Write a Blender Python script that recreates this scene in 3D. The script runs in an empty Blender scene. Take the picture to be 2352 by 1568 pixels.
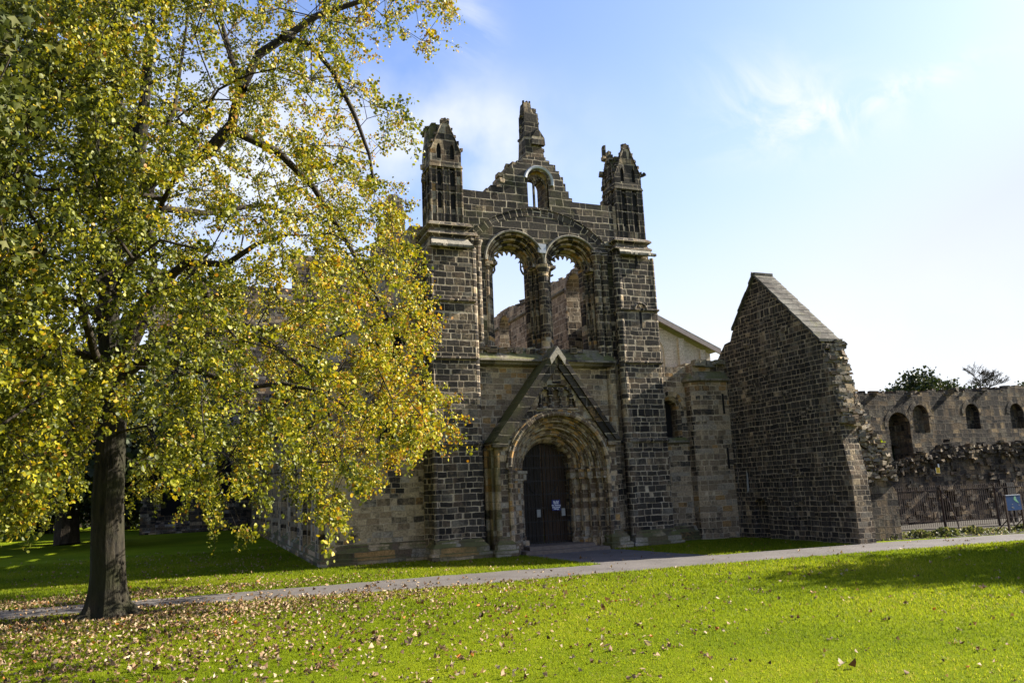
import bpy, math, random
import numpy as np
from mathutils import Vector, Matrix
from mathutils.geometry import tessellate_polygon

# ------------------------------------------------------------------ camera, sky, sun, exposure
S = bpy.context.scene
COL = S.collection
cam_d = bpy.data.cameras.new("camera"); cam = bpy.data.objects.new("camera", cam_d); COL.objects.link(cam)
CAM = np.array([-12.25, -26.506, 2.3])
# rows: world X, Y, Z axes expressed in camera space (measured from the vanishing points of the front and side walls)
RW = np.array([[0.92961358, -0.03002152, -0.36731092], [-0.36616196, -0.18818073, -0.9113251], [-0.04176147, 0.98167547, -0.1859281]])
M = Matrix.Identity(4)
for i in range(3):
    for j in range(3): M[i][j] = RW[i, j]
    M[i][3] = CAM[i]
cam.matrix_world = M
cam_d.sensor_width = 36.0; cam_d.lens = 36.0 * 1787 / 2352; cam_d.clip_end = 3000
S.camera = cam
S.view_settings.view_transform = 'Standard'; S.view_settings.look = 'None'
S.view_settings.gamma = 1.0; S.view_settings.use_curve_mapping = False
S.view_settings.exposure = 1.85
S.cycles.max_bounces = 6; S.cycles.transparent_max_bounces = 6

SUN_EL = math.radians(32.5); SUN_AZ = math.radians(-5.0)          # measured from +X, towards +Y
SD = Vector((math.cos(SUN_EL) * math.cos(SUN_AZ), math.cos(SUN_EL) * math.sin(SUN_AZ), math.sin(SUN_EL)))
sl = bpy.data.lights.new("sun", 'SUN'); sl.energy = 5.0; sl.angle = math.radians(0.53); sl.color = (1.0, 0.93, 0.80)
so = bpy.data.objects.new("sun", sl); COL.objects.link(so); so.rotation_euler = SD.to_track_quat('Z', 'Y').to_euler()

W = bpy.data.worlds.new("World"); S.world = W; W.use_nodes = True
def build_sky():
    nt = W.node_tree; N = nt.nodes; L = nt.links; N.clear()
    out = N.new('ShaderNodeOutputWorld'); bg = N.new('ShaderNodeBackground'); L.new(bg.outputs[0], out.inputs[0])
    sky = N.new('ShaderNodeTexSky'); sky.sky_type = 'NISHITA'; sky.sun_disc = False
    sky.sun_elevation = SUN_EL; sky.sun_rotation = math.pi / 2 - SUN_AZ
    sky.air_density = 1.0; sky.dust_density = 1.2; sky.ozone_density = 1.6
    bg.inputs['Strength'].default_value = 0.084
    geo = N.new('ShaderNodeTexCoord')
    def math_(op, a, b=None):
        n = N.new('ShaderNodeMath'); n.operation = op
        for i, v in enumerate((a, b)):
            if v is None: continue
            if isinstance(v, (int, float)): n.inputs[i].default_value = v
            else: L.new(v, n.inputs[i])
        return n.outputs[0]
    d = geo.outputs['Generated']
    def gauss(az, el, saz, sel, rot=0):
        # a patch of thin cloud round one direction of the sky: az from +Y towards +X, el above the horizon, in degrees
        a, e = math.radians(az), math.radians(el)
        c = Vector((math.sin(a) * math.cos(e), math.cos(a) * math.cos(e), math.sin(e)))
        r = Vector((math.cos(a), -math.sin(a), 0)); u = r.cross(c)
        cr, sr = math.cos(math.radians(rot)), math.sin(math.radians(rot))
        r, u = r * cr + u * sr, u * cr - r * sr
        def dot(v):
            n = N.new('ShaderNodeVectorMath'); n.operation = 'DOT_PRODUCT'; L.new(d, n.inputs[0]); n.inputs[1].default_value = v; return n.outputs['Value']
        x = math_('DIVIDE', dot(r), math.radians(saz)); y = math_('DIVIDE', dot(u), math.radians(sel))
        q = math_('ADD', math_('MULTIPLY', x, x), math_('MULTIPLY', y, y))
        f = math_('GREATER_THAN', dot(c), 0.0)
        return math_('MULTIPLY', math_('POWER', 2.718, math_('MULTIPLY', q, -1.0)), f)
    mp = N.new('ShaderNodeMapping'); L.new(d, mp.inputs[0]); mp.inputs['Rotation'].default_value = (0.2, 0.5, 0.9); mp.inputs['Scale'].default_value = (2.2, 7.5, 5.0)
    nz = N.new('ShaderNodeTexNoise'); L.new(mp.outputs[0], nz.inputs['Vector']); nz.inputs['Scale'].default_value = 2.6
    nz.inputs['Detail'].default_value = 9; nz.inputs['Roughness'].default_value = 0.62; nz.inputs['Distortion'].default_value = 0.7
    wisp = N.new('ShaderNodeMapRange'); L.new(nz.outputs[0], wisp.inputs[0]); wisp.inputs[1].default_value = 0.40; wisp.inputs[2].default_value = 0.78
    nz2 = N.new('ShaderNodeTexNoise'); L.new(d, nz2.inputs['Vector']); nz2.inputs['Scale'].default_value = 3.4; nz2.inputs['Detail'].default_value = 6
    soft = N.new('ShaderNodeMapRange'); L.new(nz2.outputs[0], soft.inputs[0]); soft.inputs[1].default_value = 0.36; soft.inputs[2].default_value = 0.62
    tot = None
    for args, w, tex in CLOUDS:
        g = math_('MULTIPLY', math_('MULTIPLY', gauss(*args), (wisp if tex else soft).outputs[0]), w)
        tot = g if tot is None else math_('ADD', tot, g)
    sep = N.new('ShaderNodeSeparateXYZ'); L.new(d, sep.inputs[0])
    hz = N.new('ShaderNodeMapRange'); L.new(sep.outputs[2], hz.inputs[0])
    hz.inputs[1].default_value = 0.0; hz.inputs[2].default_value = 0.52; hz.inputs[3].default_value = 1.0; hz.inputs[4].default_value = 0.0; hz.interpolation_type = 'SMOOTHSTEP'
    haze = math_('MINIMUM', math_('ADD', math_('MULTIPLY', hz.outputs[0], 0.75), math_('MULTIPLY', gauss(66, 14, 24, 14), 0.85)), 1.0)
    lowz = N.new('ShaderNodeMapRange'); L.new(sep.outputs[2], lowz.inputs[0]); lowz.inputs[1].default_value = 0.02; lowz.inputs[2].default_value = 0.36; lowz.inputs[3].default_value = 0.95; lowz.inputs[4].default_value = 0.0; lowz.interpolation_type = 'SMOOTHSTEP'
    tot = math_('ADD', tot, lowz.outputs[0])
    cl = N.new('ShaderNodeClamp'); L.new(tot, cl.inputs[0])
    hm = N.new('ShaderNodeMix'); hm.data_type = 'RGBA'; L.new(haze, hm.inputs['Factor']); hm.inputs['B'].default_value = (2.7, 2.98, 3.4, 1)
    mx = N.new('ShaderNodeMix'); mx.data_type = 'RGBA'; L.new(cl.outputs[0], mx.inputs['Factor'])
    tint = N.new('ShaderNodeMix'); tint.data_type = 'RGBA'; tint.blend_type = 'MULTIPLY'; tint.inputs['Factor'].default_value = 1
    L.new(sky.outputs[0], tint.inputs['A']); tint.inputs['B'].default_value = (0.84, 0.86, 1.04, 1)
    L.new(tint.outputs['Result'], hm.inputs['A']); L.new(hm.outputs['Result'], mx.inputs['A']); mx.inputs['B'].default_value = (3.5, 3.6, 3.8, 1)
    L.new(mx.outputs['Result'], bg.inputs['Color'])
CLOUDS = [((43.0, 25.6, 4.4, 2.8, -25), 0.95, 1), ((50.5, 24.6, 5.0, 0.8, 6), 1.5, 1), ((46, 23.2, 7, 1.8), 0.6, 1),
          ((18.5, 25, 7.5, 4.5, -10), 1.9, 0), ((2, 22, 11, 9), 0.8, 0), ((19.5, 33, 2.0, 2.6, 30), 0.7, 1), ((55, 6, 20, 6), 0.8, 0)]
build_sky()

# ------------------------------------------------------------------ small helpers
rng = random.Random(7); NR = np.random.default_rng(11)
ORG = {}
F = 1787.0
def wray(px, py): return RW @ np.array([px - 1176.0, 784.0 - py, -F])
def on_y(px, py, Y):                                              # a photo point carried out to the plane y = Y
    d = wray(px, py); return CAM + d * ((Y - CAM[1]) / d[1])
def project(P):
    c = (np.asarray(P, float) - CAM) @ RW
    return 1176 + c[..., 0] / -c[..., 2] * F, 784 - c[..., 1] / -c[..., 2] * F

def link(o, parent=None):
    COL.objects.link(o)
    if parent is not None: o.parent = parent
    return o
def tag(o, label=None, cat=None, group=None, kind=None):
    if label: o['label'] = label
    if cat: o['category'] = cat
    if group: o['group'] = group
    if kind: o['kind'] = kind
    return o
def thing(name, loc, label, cat, group=None):
    o = bpy.data.objects.new(name, None); COL.objects.link(o); o.location = loc; ORG[o.name] = Vector(loc)
    o.empty_display_size = 0.3
    return tag(o, label, cat, group)

class MB:
    """collects faces with UVs in metres; build() links them as one mesh object"""
    def __init__(s): s.v = []; s.f = []; s.uv = []; s.sm = []
    def face(s, pts, uvs, smooth=False):
        b = len(s.v); s.v += [tuple(p) for p in pts]; s.f.append(tuple(range(b, b + len(pts)))); s.uv.append([tuple(u) for u in uvs]); s.sm.append(smooth)
    def box(s, x0, x1, y0, y1, z0, z1, top=None):
        # top = (dx0, dx1, dy0, dy1) insets of the upper face
        a, b, c, d = top or (0, 0, 0, 0)
        B = [(x0, y0, z0), (x1, y0, z0), (x1, y1, z0), (x0, y1, z0)]; T = [(x0 + a, y0 + c, z1), (x1 - b, y0 + c, z1), (x1 - b, y1 - d, z1), (x0 + a, y1 - d, z1)]
        s.face([B[0], B[1], T[1], T[0]], [(x0, z0), (x1, z0), (x1, z1), (x0, z1)])
        s.face([B[1], B[2], T[2], T[1]], [(y0 + .13, z0), (y1 + .13, z0), (y1 + .13, z1), (y0 + .13, z1)])
        s.face([B[2], B[3], T[3], T[2]], [(x1, z0), (x0, z0), (x0, z1), (x1, z1)])
        s.face([B[3], B[0], T[0], T[3]], [(y1, z0), (y0, z0), (y0, z1), (y1, z1)])
        s.face(T, [(x0, y0), (x1, y0), (x1, y1), (x0, y1)]); s.face(B[::-1], [(x0, y1), (x1, y1), (x1, y0), (x0, y0)])
    def slab(s, loops, o, ud, nd, t0, t1, front=True, back=True, sides=True, uoff=0.0):
        # flat wall: first loop the outline, the others holes, in (u, z); o + u*ud + t*nd
        o, ud, nd = Vector(o), Vector(ud), Vector(nd)
        P = lambda q, t: o + ud * q[0] + nd * t + Vector((0, 0, q[1]))
        flat = [q for l in loops for q in l]
        tris = tessellate_polygon([[Vector((q[0], q[1], 0)) for q in l] for l in loops])
        for on, t in ((front, t0), (back, t1)):
            if not on: continue
            for tr in tris: s.face([P(flat[i], t) for i in tr], [(flat[i][0] + uoff, flat[i][1]) for i in tr])
        if sides:
            for l in loops:
                c = 0.0
                for i in range(len(l)):
                    p, q = l[i], l[(i + 1) % len(l)]; du, dz = q[0] - p[0], q[1] - p[1]; ln = math.hypot(du, dz)
                    if ln < 1e-6: continue
                    v0, v1 = (p[1], q[1]) if abs(dz) > 3 * abs(du) else (c, c + ln)
                    s.face([P(p, t0), P(q, t0), P(q, t1), P(p, t1)], [(t0, v0), (t0, v1), (t1, v1), (t1, v0)]); c += ln
    def sweep(s, path, A, B, prof, closed=False, caps=False, smooth=False, swap=False, uscale=1.0):
        rings = [[Vector(p) + Vector(a) * q[0] + Vector(b) * q[1] for q in prof] for p, a, b in zip(path, A, B)]
        pl = [0.0]
        for i in range(1, len(prof)): pl.append(pl[-1] + math.dist(prof[i], prof[i - 1]))
        n = len(prof); m = n if closed else n - 1; u = 0.0
        if closed: pl.append(pl[-1] + math.dist(prof[0], prof[-1]))
        for k in range(len(path) - 1):
            mid = n // 2; du = (rings[k + 1][mid] - rings[k][mid]).length * uscale
            for i in range(m):
                j = (i + 1) % n
                uv = [(u, pl[i]), (u + du, pl[i]), (u + du, pl[i + 1]), (u, pl[i + 1])]
                if swap: uv = [(b_, a_) for a_, b_ in uv]
                s.face([rings[k][i], rings[k + 1][i], rings[k + 1][j], rings[k][j]], uv, smooth)
            u += du
        if caps:
            for r in (rings[0], rings[-1]): s.face(r, [(q[0], q[1]) for q in prof])
    def arch(s, cx, zs, r0, prof, zb=None, n=28, o=(0, 0, 0), ud=(1, 0, 0), nd=(0, 1, 0), closed=False, smooth=False, a0=math.pi, a1=0.0, caps=False):
        # profile points (radius offset from r0, depth) swept round a round arch, with straight jambs down to zb
        o, ud, nd = Vector(o), Vector(ud), Vector(nd); path, A = [], []
        up = Vector((0, 0, 1))
        if zb is not None: path.append(o + ud * (cx - r0) + up * zb); A.append(-ud)
        for i in range(n + 1):
            t = a0 + (a1 - a0) * i / n; dr = ud * math.cos(t) + up * math.sin(t)
            path.append(o + ud * cx + up * zs + dr * r0); A.append(dr)
        if zb is not None: path.append(o + ud * (cx + r0) + up * zb); A.append(ud)
        s.sweep(path, A, [nd] * len(path), prof, closed=closed, smooth=smooth, swap=True, caps=caps)
    def course(s, pts, z, prof, closed_path=False):
        # moulding along a plan line; outward is to the right of travel; profile (out, up)
        pts = [Vector((p[0], p[1], 0)) for p in pts]; A = []; n = len(pts)
        for i in range(n):
            ds = []
            if i > 0: ds.append((pts[i] - pts[i - 1]).normalized())
            if i < n - 1: ds.append((pts[i + 1] - pts[i]).normalized())
            ns = [Vector((d.y, -d.x, 0)) for d in ds]
            if len(ns) == 1: A.append(ns[0])
            else:
                m = ns[0] + ns[1]; A.append(m / max(0.3, (1 + ns[0].dot(ns[1]))))
        s.sweep([p + Vector((0, 0, z)) for p in pts], A, [Vector((0, 0, 1))] * n, prof, caps=True)
    def lathe(s, x, y, prof, n=12, a0=0.0, a1=2 * math.pi, z=0.0):
        full = abs(a1 - a0 - 2 * math.pi) < 1e-3
        pl = [0.0]
        for i in range(1, len(prof)): pl.append(pl[-1] + math.dist(prof[i], prof[i - 1]))
        rm = max(p[0] for p in prof)
        for k in range(n):
            t0 = a0 + (a1 - a0) * k / n; t1 = a0 + (a1 - a0) * (k + 1) / n
            for i in range(len(prof) - 1):
                (ra, za), (rb, zb) = prof[i], prof[i + 1]
                s.face([(x + ra * math.cos(t0), y + ra * math.sin(t0), z + za), (x + ra * math.cos(t1), y + ra * math.sin(t1), z + za),
                        (x + rb * math.cos(t1), y + rb * math.sin(t1), z + zb), (x + rb * math.cos(t0), y + rb * math.sin(t0), z + zb)],
                       [(rm * t0, z + za), (rm * t1, z + za), (rm * t1, z + zb), (rm * t0, z + zb)], True)
        if full: s.face([(x + prof[-1][0] * math.cos(a0 + (a1 - a0) * k / n), y + prof[-1][0] * math.sin(a0 + (a1 - a0) * k / n), z + prof[-1][1]) for k in range(n)],
                        [(0.1 * math.cos(k), 0.1 * math.sin(k)) for k in range(n)])
    def tube(s, pts, rad, n=6, smooth=True):
        pts = [Vector(p) for p in pts]; prev = None; vv = 0.0
        if not hasattr(rad, '__len__'): rad = [rad] * len(pts)
        rings = []
        ref = Vector((0.3, 0.5, 0.8))
        for i, p in enumerate(pts):
            d = (pts[min(i + 1, len(pts) - 1)] - pts[max(i - 1, 0)])
            d = d.normalized() if d.length > 1e-9 else Vector((0, 0, 1))
            a = d.cross(ref if abs(d.dot(ref)) < 0.93 else Vector((1, 0, 0))).normalized(); b = d.cross(a)
            rings.append([p + (a * math.cos(2 * math.pi * k / n) + b * math.sin(2 * math.pi * k / n)) * rad[i] for k in range(n)])
        for i in range(len(pts) - 1):
            ln = (pts[i + 1] - pts[i]).length
            for k in range(n):
                j = (k + 1) % n
                s.face([rings[i][k], rings[i][j], rings[i + 1][j], rings[i + 1][k]],
                       [(k * .1, vv), (k * .1 + .1, vv), (k * .1 + .1, vv + ln), (k * .1, vv + ln)], smooth)
            vv += ln
        s.face(rings[-1], [(0, 0)] * n); s.face(rings[0][::-1], [(0, 0)] * n)
    def rock(s, c, sx, sy, sz, jit=0.22, R=rng, rot=None):
        P = []
        th = R.uniform(-.35, .35) if rot is None else rot; ct, st = math.cos(th), math.sin(th)
        u0, v0 = R.uniform(0, 40), R.uniform(0, 40)
        for dz in (-1, 1):
            for dx, dy in ((-1, -1), (1, -1), (1, 1), (-1, 1)):
                x = dx * sx / 2 * (1 + R.uniform(-jit, jit)); y = dy * sy / 2 * (1 + R.uniform(-jit, jit)); z = dz * sz / 2 * (1 + R.uniform(-jit, jit))
                P.append((c[0] + x * ct - y * st, c[1] + x * st + y * ct, c[2] + z))
        for q, w, h in (((0, 1, 5, 4), sx, sz), ((1, 2, 6, 5), sy, sz), ((2, 3, 7, 6), sx, sz), ((3, 0, 4, 7), sy, sz), ((4, 5, 6, 7), sx, sy), ((3, 2, 1, 0), sx, sy)):
            s.face([P[i] for i in q], [(u0, v0), (u0 + w, v0), (u0 + w, v0 + h), (u0, v0 + h)])
    def xform(s, fn): s.v = [tuple(fn(*p)) for p in s.v]
    def build(s, name, mat, parent=None, bevel=0):
        o0 = ORG.get(parent.name, Vector((0, 0, 0))) if parent else Vector((0, 0, 0))
        me = bpy.data.meshes.new(name); me.from_pydata([(p[0] - o0.x, p[1] - o0.y, p[2] - o0.z) for p in s.v], [], s.f)
        ul = me.uv_layers.new(name="UVMap"); ul.data.foreach_set('uv', np.array([c for f in s.uv for u in f for c in u], dtype=np.float32))
        me.polygons.foreach_set('use_smooth', s.sm)
        me.materials.append(mat); o = bpy.data.objects.new(name, me); link(o, parent); ORG[o.name] = o0
        me.validate()
        return o

def quick_mesh(name, V, Fc, mat, parent=None, attr=None, smooth=False):
    """numpy arrays -> one mesh; all faces have the same number of corners"""
    o0 = ORG.get(parent.name, Vector((0, 0, 0))) if parent else Vector((0, 0, 0))
    V = np.asarray(V, np.float32) - np.array(o0, np.float32); Fc = np.asarray(Fc, np.int32)
    me = bpy.data.meshes.new(name); me.vertices.add(len(V)); me.vertices.foreach_set('co', V.ravel())
    k = Fc.shape[1]; me.loops.add(Fc.size); me.loops.foreach_set('vertex_index', Fc.ravel())
    me.polygons.add(len(Fc)); me.polygons.foreach_set('loop_start', np.arange(0, Fc.size, k, dtype=np.int32))
    me.update(calc_edges=True)
    if attr is not None:
        a = me.attributes.new('tint', 'FLOAT', 'POINT'); a.data.foreach_set('value', np.asarray(attr, np.float32))
    if smooth: me.polygons.foreach_set('use_smooth', np.ones(len(Fc), bool))
    me.materials.append(mat); o = bpy.data.objects.new(name, me); link(o, parent); ORG[o.name] = o0
    return o

# ------------------------------------------------------------------ materials
class NT:
    def __init__(s, name):
        s.m = bpy.data.materials.new(name); s.m.use_nodes = True; s.t = s.m.node_tree; s.t.nodes.clear()
        s.out = s.t.nodes.new('ShaderNodeOutputMaterial')
    def n(s, t, **k):
        x = s.t.nodes.new(t)
        for a, b in k.items(): setattr(x, a, b)
        return x
    def l(s, a, b): s.t.links.new(a, b)
    def put(s, sock, v):
        if isinstance(v, (int, float)): sock.default_value = v
        elif isinstance(v, (tuple, list)): sock.default_value = v
        else: s.l(v, sock)
    def math(s, op, a, b=None, c=None):
        x = s.n('ShaderNodeMath', operation=op)
        for i, v in enumerate((a, b, c)):
            if v is not None: s.put(x.inputs[i], v)
        return x.outputs[0]
    def noise(s, vec=None, scale=1.0, detail=3, rough=0.55, dim='3D', w=None, dist=0.0):
        x = s.n('ShaderNodeTexNoise', noise_dimensions=dim)
        if vec is not None and dim != '1D': s.l(vec, x.inputs['Vector'])
        if w is not None: s.put(x.inputs['W'], w)
        x.inputs['Scale'].default_value = scale; x.inputs['Detail'].default_value = detail; x.inputs['Roughness'].default_value = rough; x.inputs['Distortion'].default_value = dist
        return x.outputs[0]
    def rng(s, v, a, b, c=0.0, d=1.0, smooth=False):
        x = s.n('ShaderNodeMapRange'); s.put(x.inputs[0], v)
        for i, q in enumerate((a, b, c, d)): s.put(x.inputs[i + 1], q)
        if smooth: x.interpolation_type = 'SMOOTHSTEP'
        return x.outputs[0]
    def mix(s, f, a, b, mode='MIX'):
        x = s.n('ShaderNodeMix', data_type='RGBA', blend_type=mode); s.put(x.inputs['Factor'], f)
        for nm, v in (('A', a), ('B', b)):
            if isinstance(v, tuple): x.inputs[nm].default_value = v if len(v) == 4 else v + (1,)
            else: s.l(v, x.inputs[nm])
        return x.outputs['Result']
    def ramp(s, f, stops, interp='LINEAR'):
        x = s.n('ShaderNodeValToRGB'); s.l(f, x.inputs[0]); r = x.color_ramp; r.interpolation = interp
        while len(r.elements) < len(stops): r.elements.new(0.5)
        for e, (p, c) in zip(r.elements, stops): e.position = p; e.color = c if len(c) == 4 else c + (1,)
        return x.outputs[0]
    def bump(s, h, strength=0.5, dist=0.02, normal=None):
        x = s.n('ShaderNodeBump'); s.l(h, x.inputs['Height']); x.inputs['Strength'].default_value = strength; x.inputs['Distance'].default_value = dist
        if normal is not None: s.l(normal, x.inputs['Normal'])
        return x.outputs[0]
    def principled(s, col, rough=0.9, normal=None, spec=0.25, metal=0.0):
        x = s.n('ShaderNodeBsdfPrincipled'); s.put(x.inputs['Base Color'], col if not isinstance(col, tuple) else (col if len(col) == 4 else col + (1,)))
        s.put(x.inputs['Roughness'], rough); x.inputs['Specular IOR Level'].default_value = spec; x.inputs['Metallic'].default_value = metal
        if normal is not None: s.l(normal, x.inputs['Normal'])
        s.l(x.outputs[0], s.out.inputs[0]); return x

DARK = (0.018, 0.016, 0.0145); DARK2 = (0.056, 0.048, 0.039); BROWN = (0.115, 0.083, 0.055); TAN = (0.36, 0.27, 0.165); GREY = (0.27, 0.235, 0.18); OCHRE = (0.32, 0.19, 0.075)
def masonry(name, h=0.23, Lb=0.40, soot=0.5, joint=0.013, mortar=(0.33, 0.27, 0.19), moss=0.25, bump=0.6, warp=0.05, stones=None, green=0.0, mortar_vis=1.0, streak=0.0):
    t = NT(name)
    uv = t.n('ShaderNodeUVMap', uv_map='UVMap').outputs[0]
    geo = t.n('ShaderNodeNewGeometry'); pos = geo.outputs['Position']
    wn = t.n('ShaderNodeTexNoise'); t.l(uv, wn.inputs['Vector']); wn.inputs['Scale'].default_value = 1.9; wn.inputs['Detail'].default_value = 3
    ofs = t.n('ShaderNodeVectorMath', operation='SUBTRACT'); t.l(wn.outputs['Color'], ofs.inputs[0]); ofs.inputs[1].default_value = (.5, .5, .5)
    sc = t.n('ShaderNodeVectorMath', operation='SCALE'); t.l(ofs.outputs[0], sc.inputs[0]); sc.inputs['Scale'].default_value = warp * 2
    ad = t.n('ShaderNodeVectorMath', operation='ADD'); t.l(uv, ad.inputs[0]); t.l(sc.outputs[0], ad.inputs[1])
    sp = t.n('ShaderNodeSeparateXYZ'); t.l(ad.outputs[0], sp.inputs[0]); x, y = sp.outputs[0], sp.outputs[1]
    y1 = t.math('ADD', t.math('DIVIDE', y, h), t.math('MULTIPLY', t.noise(dim='1D', w=y, scale=1.6, detail=1), 1.5))
    row = t.math('FLOOR', y1); fy = t.math('FRACT', y1)
    w1 = t.n('ShaderNodeTexWhiteNoise', noise_dimensions='1D'); t.l(row, w1.inputs['W'])
    sw = t.n('ShaderNodeSeparateColor'); t.l(w1.outputs['Color'], sw.inputs[0])
    x1 = t.math('ADD', t.math('DIVIDE', x, t.math('MULTIPLY', t.math('MULTIPLY_ADD', sw.outputs[0], 0.65, 0.7), Lb)), t.math('MULTIPLY', sw.outputs[1], 17.0))
    x2 = t.math('ADD', x1, t.math('MULTIPLY', t.noise(dim='1D', w=t.math('MULTIPLY_ADD', row, 7.3, x1), scale=0.8, detail=0), 1.0))
    col = t.math('FLOOR', x2); fx = t.math('FRACT', x2)
    cv = t.n('ShaderNodeCombineXYZ'); t.l(col, cv.inputs[0]); t.l(row, cv.inputs[1])
    w2 = t.n('ShaderNodeTexWhiteNoise', noise_dimensions='2D'); t.l(cv.outputs[0], w2.inputs['Vector'])
    s2 = t.n('ShaderNodeSeparateColor'); t.l(w2.outputs['Color'], s2.inputs[0]); r1, r2, r3 = s2.outputs
    ex = t.math('MULTIPLY', t.math('MINIMUM', fx, t.math('SUBTRACT', 1.0, fx)), Lb)
    ey = t.math('MULTIPLY', t.math('MINIMUM', fy, t.math('SUBTRACT', 1.0, fy)), h)
    d = t.math('SMOOTH_MIN', ex, ey, 0.03)
    fine = t.noise(uv, 26, 4, 0.6)
    dd = t.math('ADD', d, t.math('ADD', t.math('MULTIPLY', t.math('SUBTRACT', fine, 0.5), 0.02), t.math('MULTIPLY', t.math('SUBTRACT', t.noise(uv, 2.3, 3, 0.6), 0.5), joint * 2.2)))
    stone = t.rng(dd, joint * 0.55, joint * 1.45, smooth=True)
    # soot: a black crust that took some stones and spared others, in clusters and long rain streaks
    mp = t.n('ShaderNodeMapping'); t.l(pos, mp.inputs[0]); mp.inputs['Scale'].default_value = (0.9, 0.9, 0.38)
    big = t.noise(mp.outputs[0], 0.9, 4, 0.6)
    mp2 = t.n('ShaderNodeMapping'); t.l(pos, mp2.inputs[0]); mp2.inputs['Scale'].default_value = (3.2, 3.2, 0.16)
    strk = t.noise(mp2.outputs[0], 1.0, 4, 0.65)
    sootv = t.math('ADD', t.math('MULTIPLY', t.math('SUBTRACT', big, 0.5), 1.9), t.math('MULTIPLY', t.math('SUBTRACT', r1, 0.5), 0.6))
    sootv = t.math('ADD', sootv, t.math('MULTIPLY', t.math('SUBTRACT', strk, 0.5), 0.5 + streak))
    sootv = t.math('ADD', sootv, t.math('MULTIPLY', t.math('SUBTRACT', t.noise(uv, 9, 5, 0.65), 0.5), 0.9))
    sm = t.rng(sootv, 0.5 - soot - 0.26, 0.5 - soot + 0.30, smooth=True)
    st = stones or [(0.0, BROWN), (0.3, TAN), (0.55, GREY), (0.75, (0.14, 0.10, 0.065)), (0.93, OCHRE)]
    base = t.ramp(r2, st, 'CONSTANT')
    dark = t.mix(r3, DARK + (1,), DARK2 + (1,))
    c = t.mix(sm, base, dark)
    mott = t.rng(t.noise(uv, 14, 5, 0.7), 0.25, 0.75, 0.45, 1.6)
    cc = t.n('ShaderNodeCombineColor'); [t.l(mott, cc.inputs[i]) for i in range(3)]
    c = t.mix(1.0, c, cc.outputs[0], 'MULTIPLY')
    mvar = t.rng(t.noise(uv, 2.6, 5, 0.65), 0.34, 0.64, 0.2, 1.0)
    mcol = t.mix(t.math('MULTIPLY', mvar, mortar_vis), BROWN + (1,), mortar + (1,))
    c = t.mix(stone, mcol, c)
    # moss and algae on ledges, lichen green where damp
    sn = t.n('ShaderNodeSeparateXYZ'); t.l(geo.outputs['Normal'], sn.inputs[0])
    up = t.rng(sn.outputs[2], 0.25, 0.7)
    gn = t.noise(pos, 1.7, 5, 0.6)
    mv = t.math('MULTIPLY', up, t.rng(gn, 0.74 - moss * 0.6, 0.90 - moss * 0.6))
    c = t.mix(mv, c, t.mix(t.noise(pos, 9, 3), (0.045, 0.05, 0.014, 1), (0.16, 0.155, 0.06, 1)))
    if green > 0:
        gv = t.math('MULTIPLY', t.rng(t.noise(pos, 0.8, 5, 0.62), 0.62 - green * 0.4, 0.8 - green * 0.3), 0.8)
        c = t.mix(gv, c, (0.085, 0.082, 0.034, 1))
    hgt = t.math('ADD', t.math('ADD', t.math('MULTIPLY', stone, 1.0), t.math('MULTIPLY', t.noise(uv, 11, 6, 0.65), 0.9)), t.math('MULTIPLY', r3, 0.5))
    t.principled(c, 0.92, t.bump(hgt, bump, 0.03), 0.12)
    return t.m

def simple(name, c1, c2, scale=6, rough=0.85, bump=0.3, dist=0.01, stretch=(1, 1, 1), metal=0.0, spec=0.3, detail=5):
    t = NT(name); tc = t.n('ShaderNodeTexCoord').outputs['Object']
    mp = t.n('ShaderNodeMapping'); t.l(tc, mp.inputs[0]); mp.inputs['Scale'].default_value = stretch
    nz = t.noise(mp.outputs[0], scale, detail, 0.6)
    c = t.mix(t.rng(nz, 0.3, 0.7), c1 + (1,), c2 + (1,))
    t.principled(c, rough, t.bump(nz, bump, dist), spec, metal); return t.m

def leaf_mat(name, stops, trans=0.45, rough=0.55, tgain=1.4, spec=0.3):
    t = NT(name); a = t.n('ShaderNodeAttribute', attribute_name='tint')
    c = t.ramp(a.outputs['Fac'], stops)
    p = t.n('ShaderNodeBsdfPrincipled'); t.l(c, p.inputs['Base Color']); p.inputs['Roughness'].default_value = rough; p.inputs['Specular IOR Level'].default_value = spec
    tr = t.n('ShaderNodeBsdfTranslucent')
    t.l(t.mix(1.0, c, (tgain, tgain, tgain * 0.6, 1), 'MULTIPLY'), tr.inputs[0])
    mx = t.n('ShaderNodeMixShader'); mx.inputs[0].default_value = trans; t.l(p.outputs[0], mx.inputs[1]); t.l(tr.outputs[0], mx.inputs[2]); t.l(mx.outputs[0], t.out.inputs[0])
    return t.m

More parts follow.
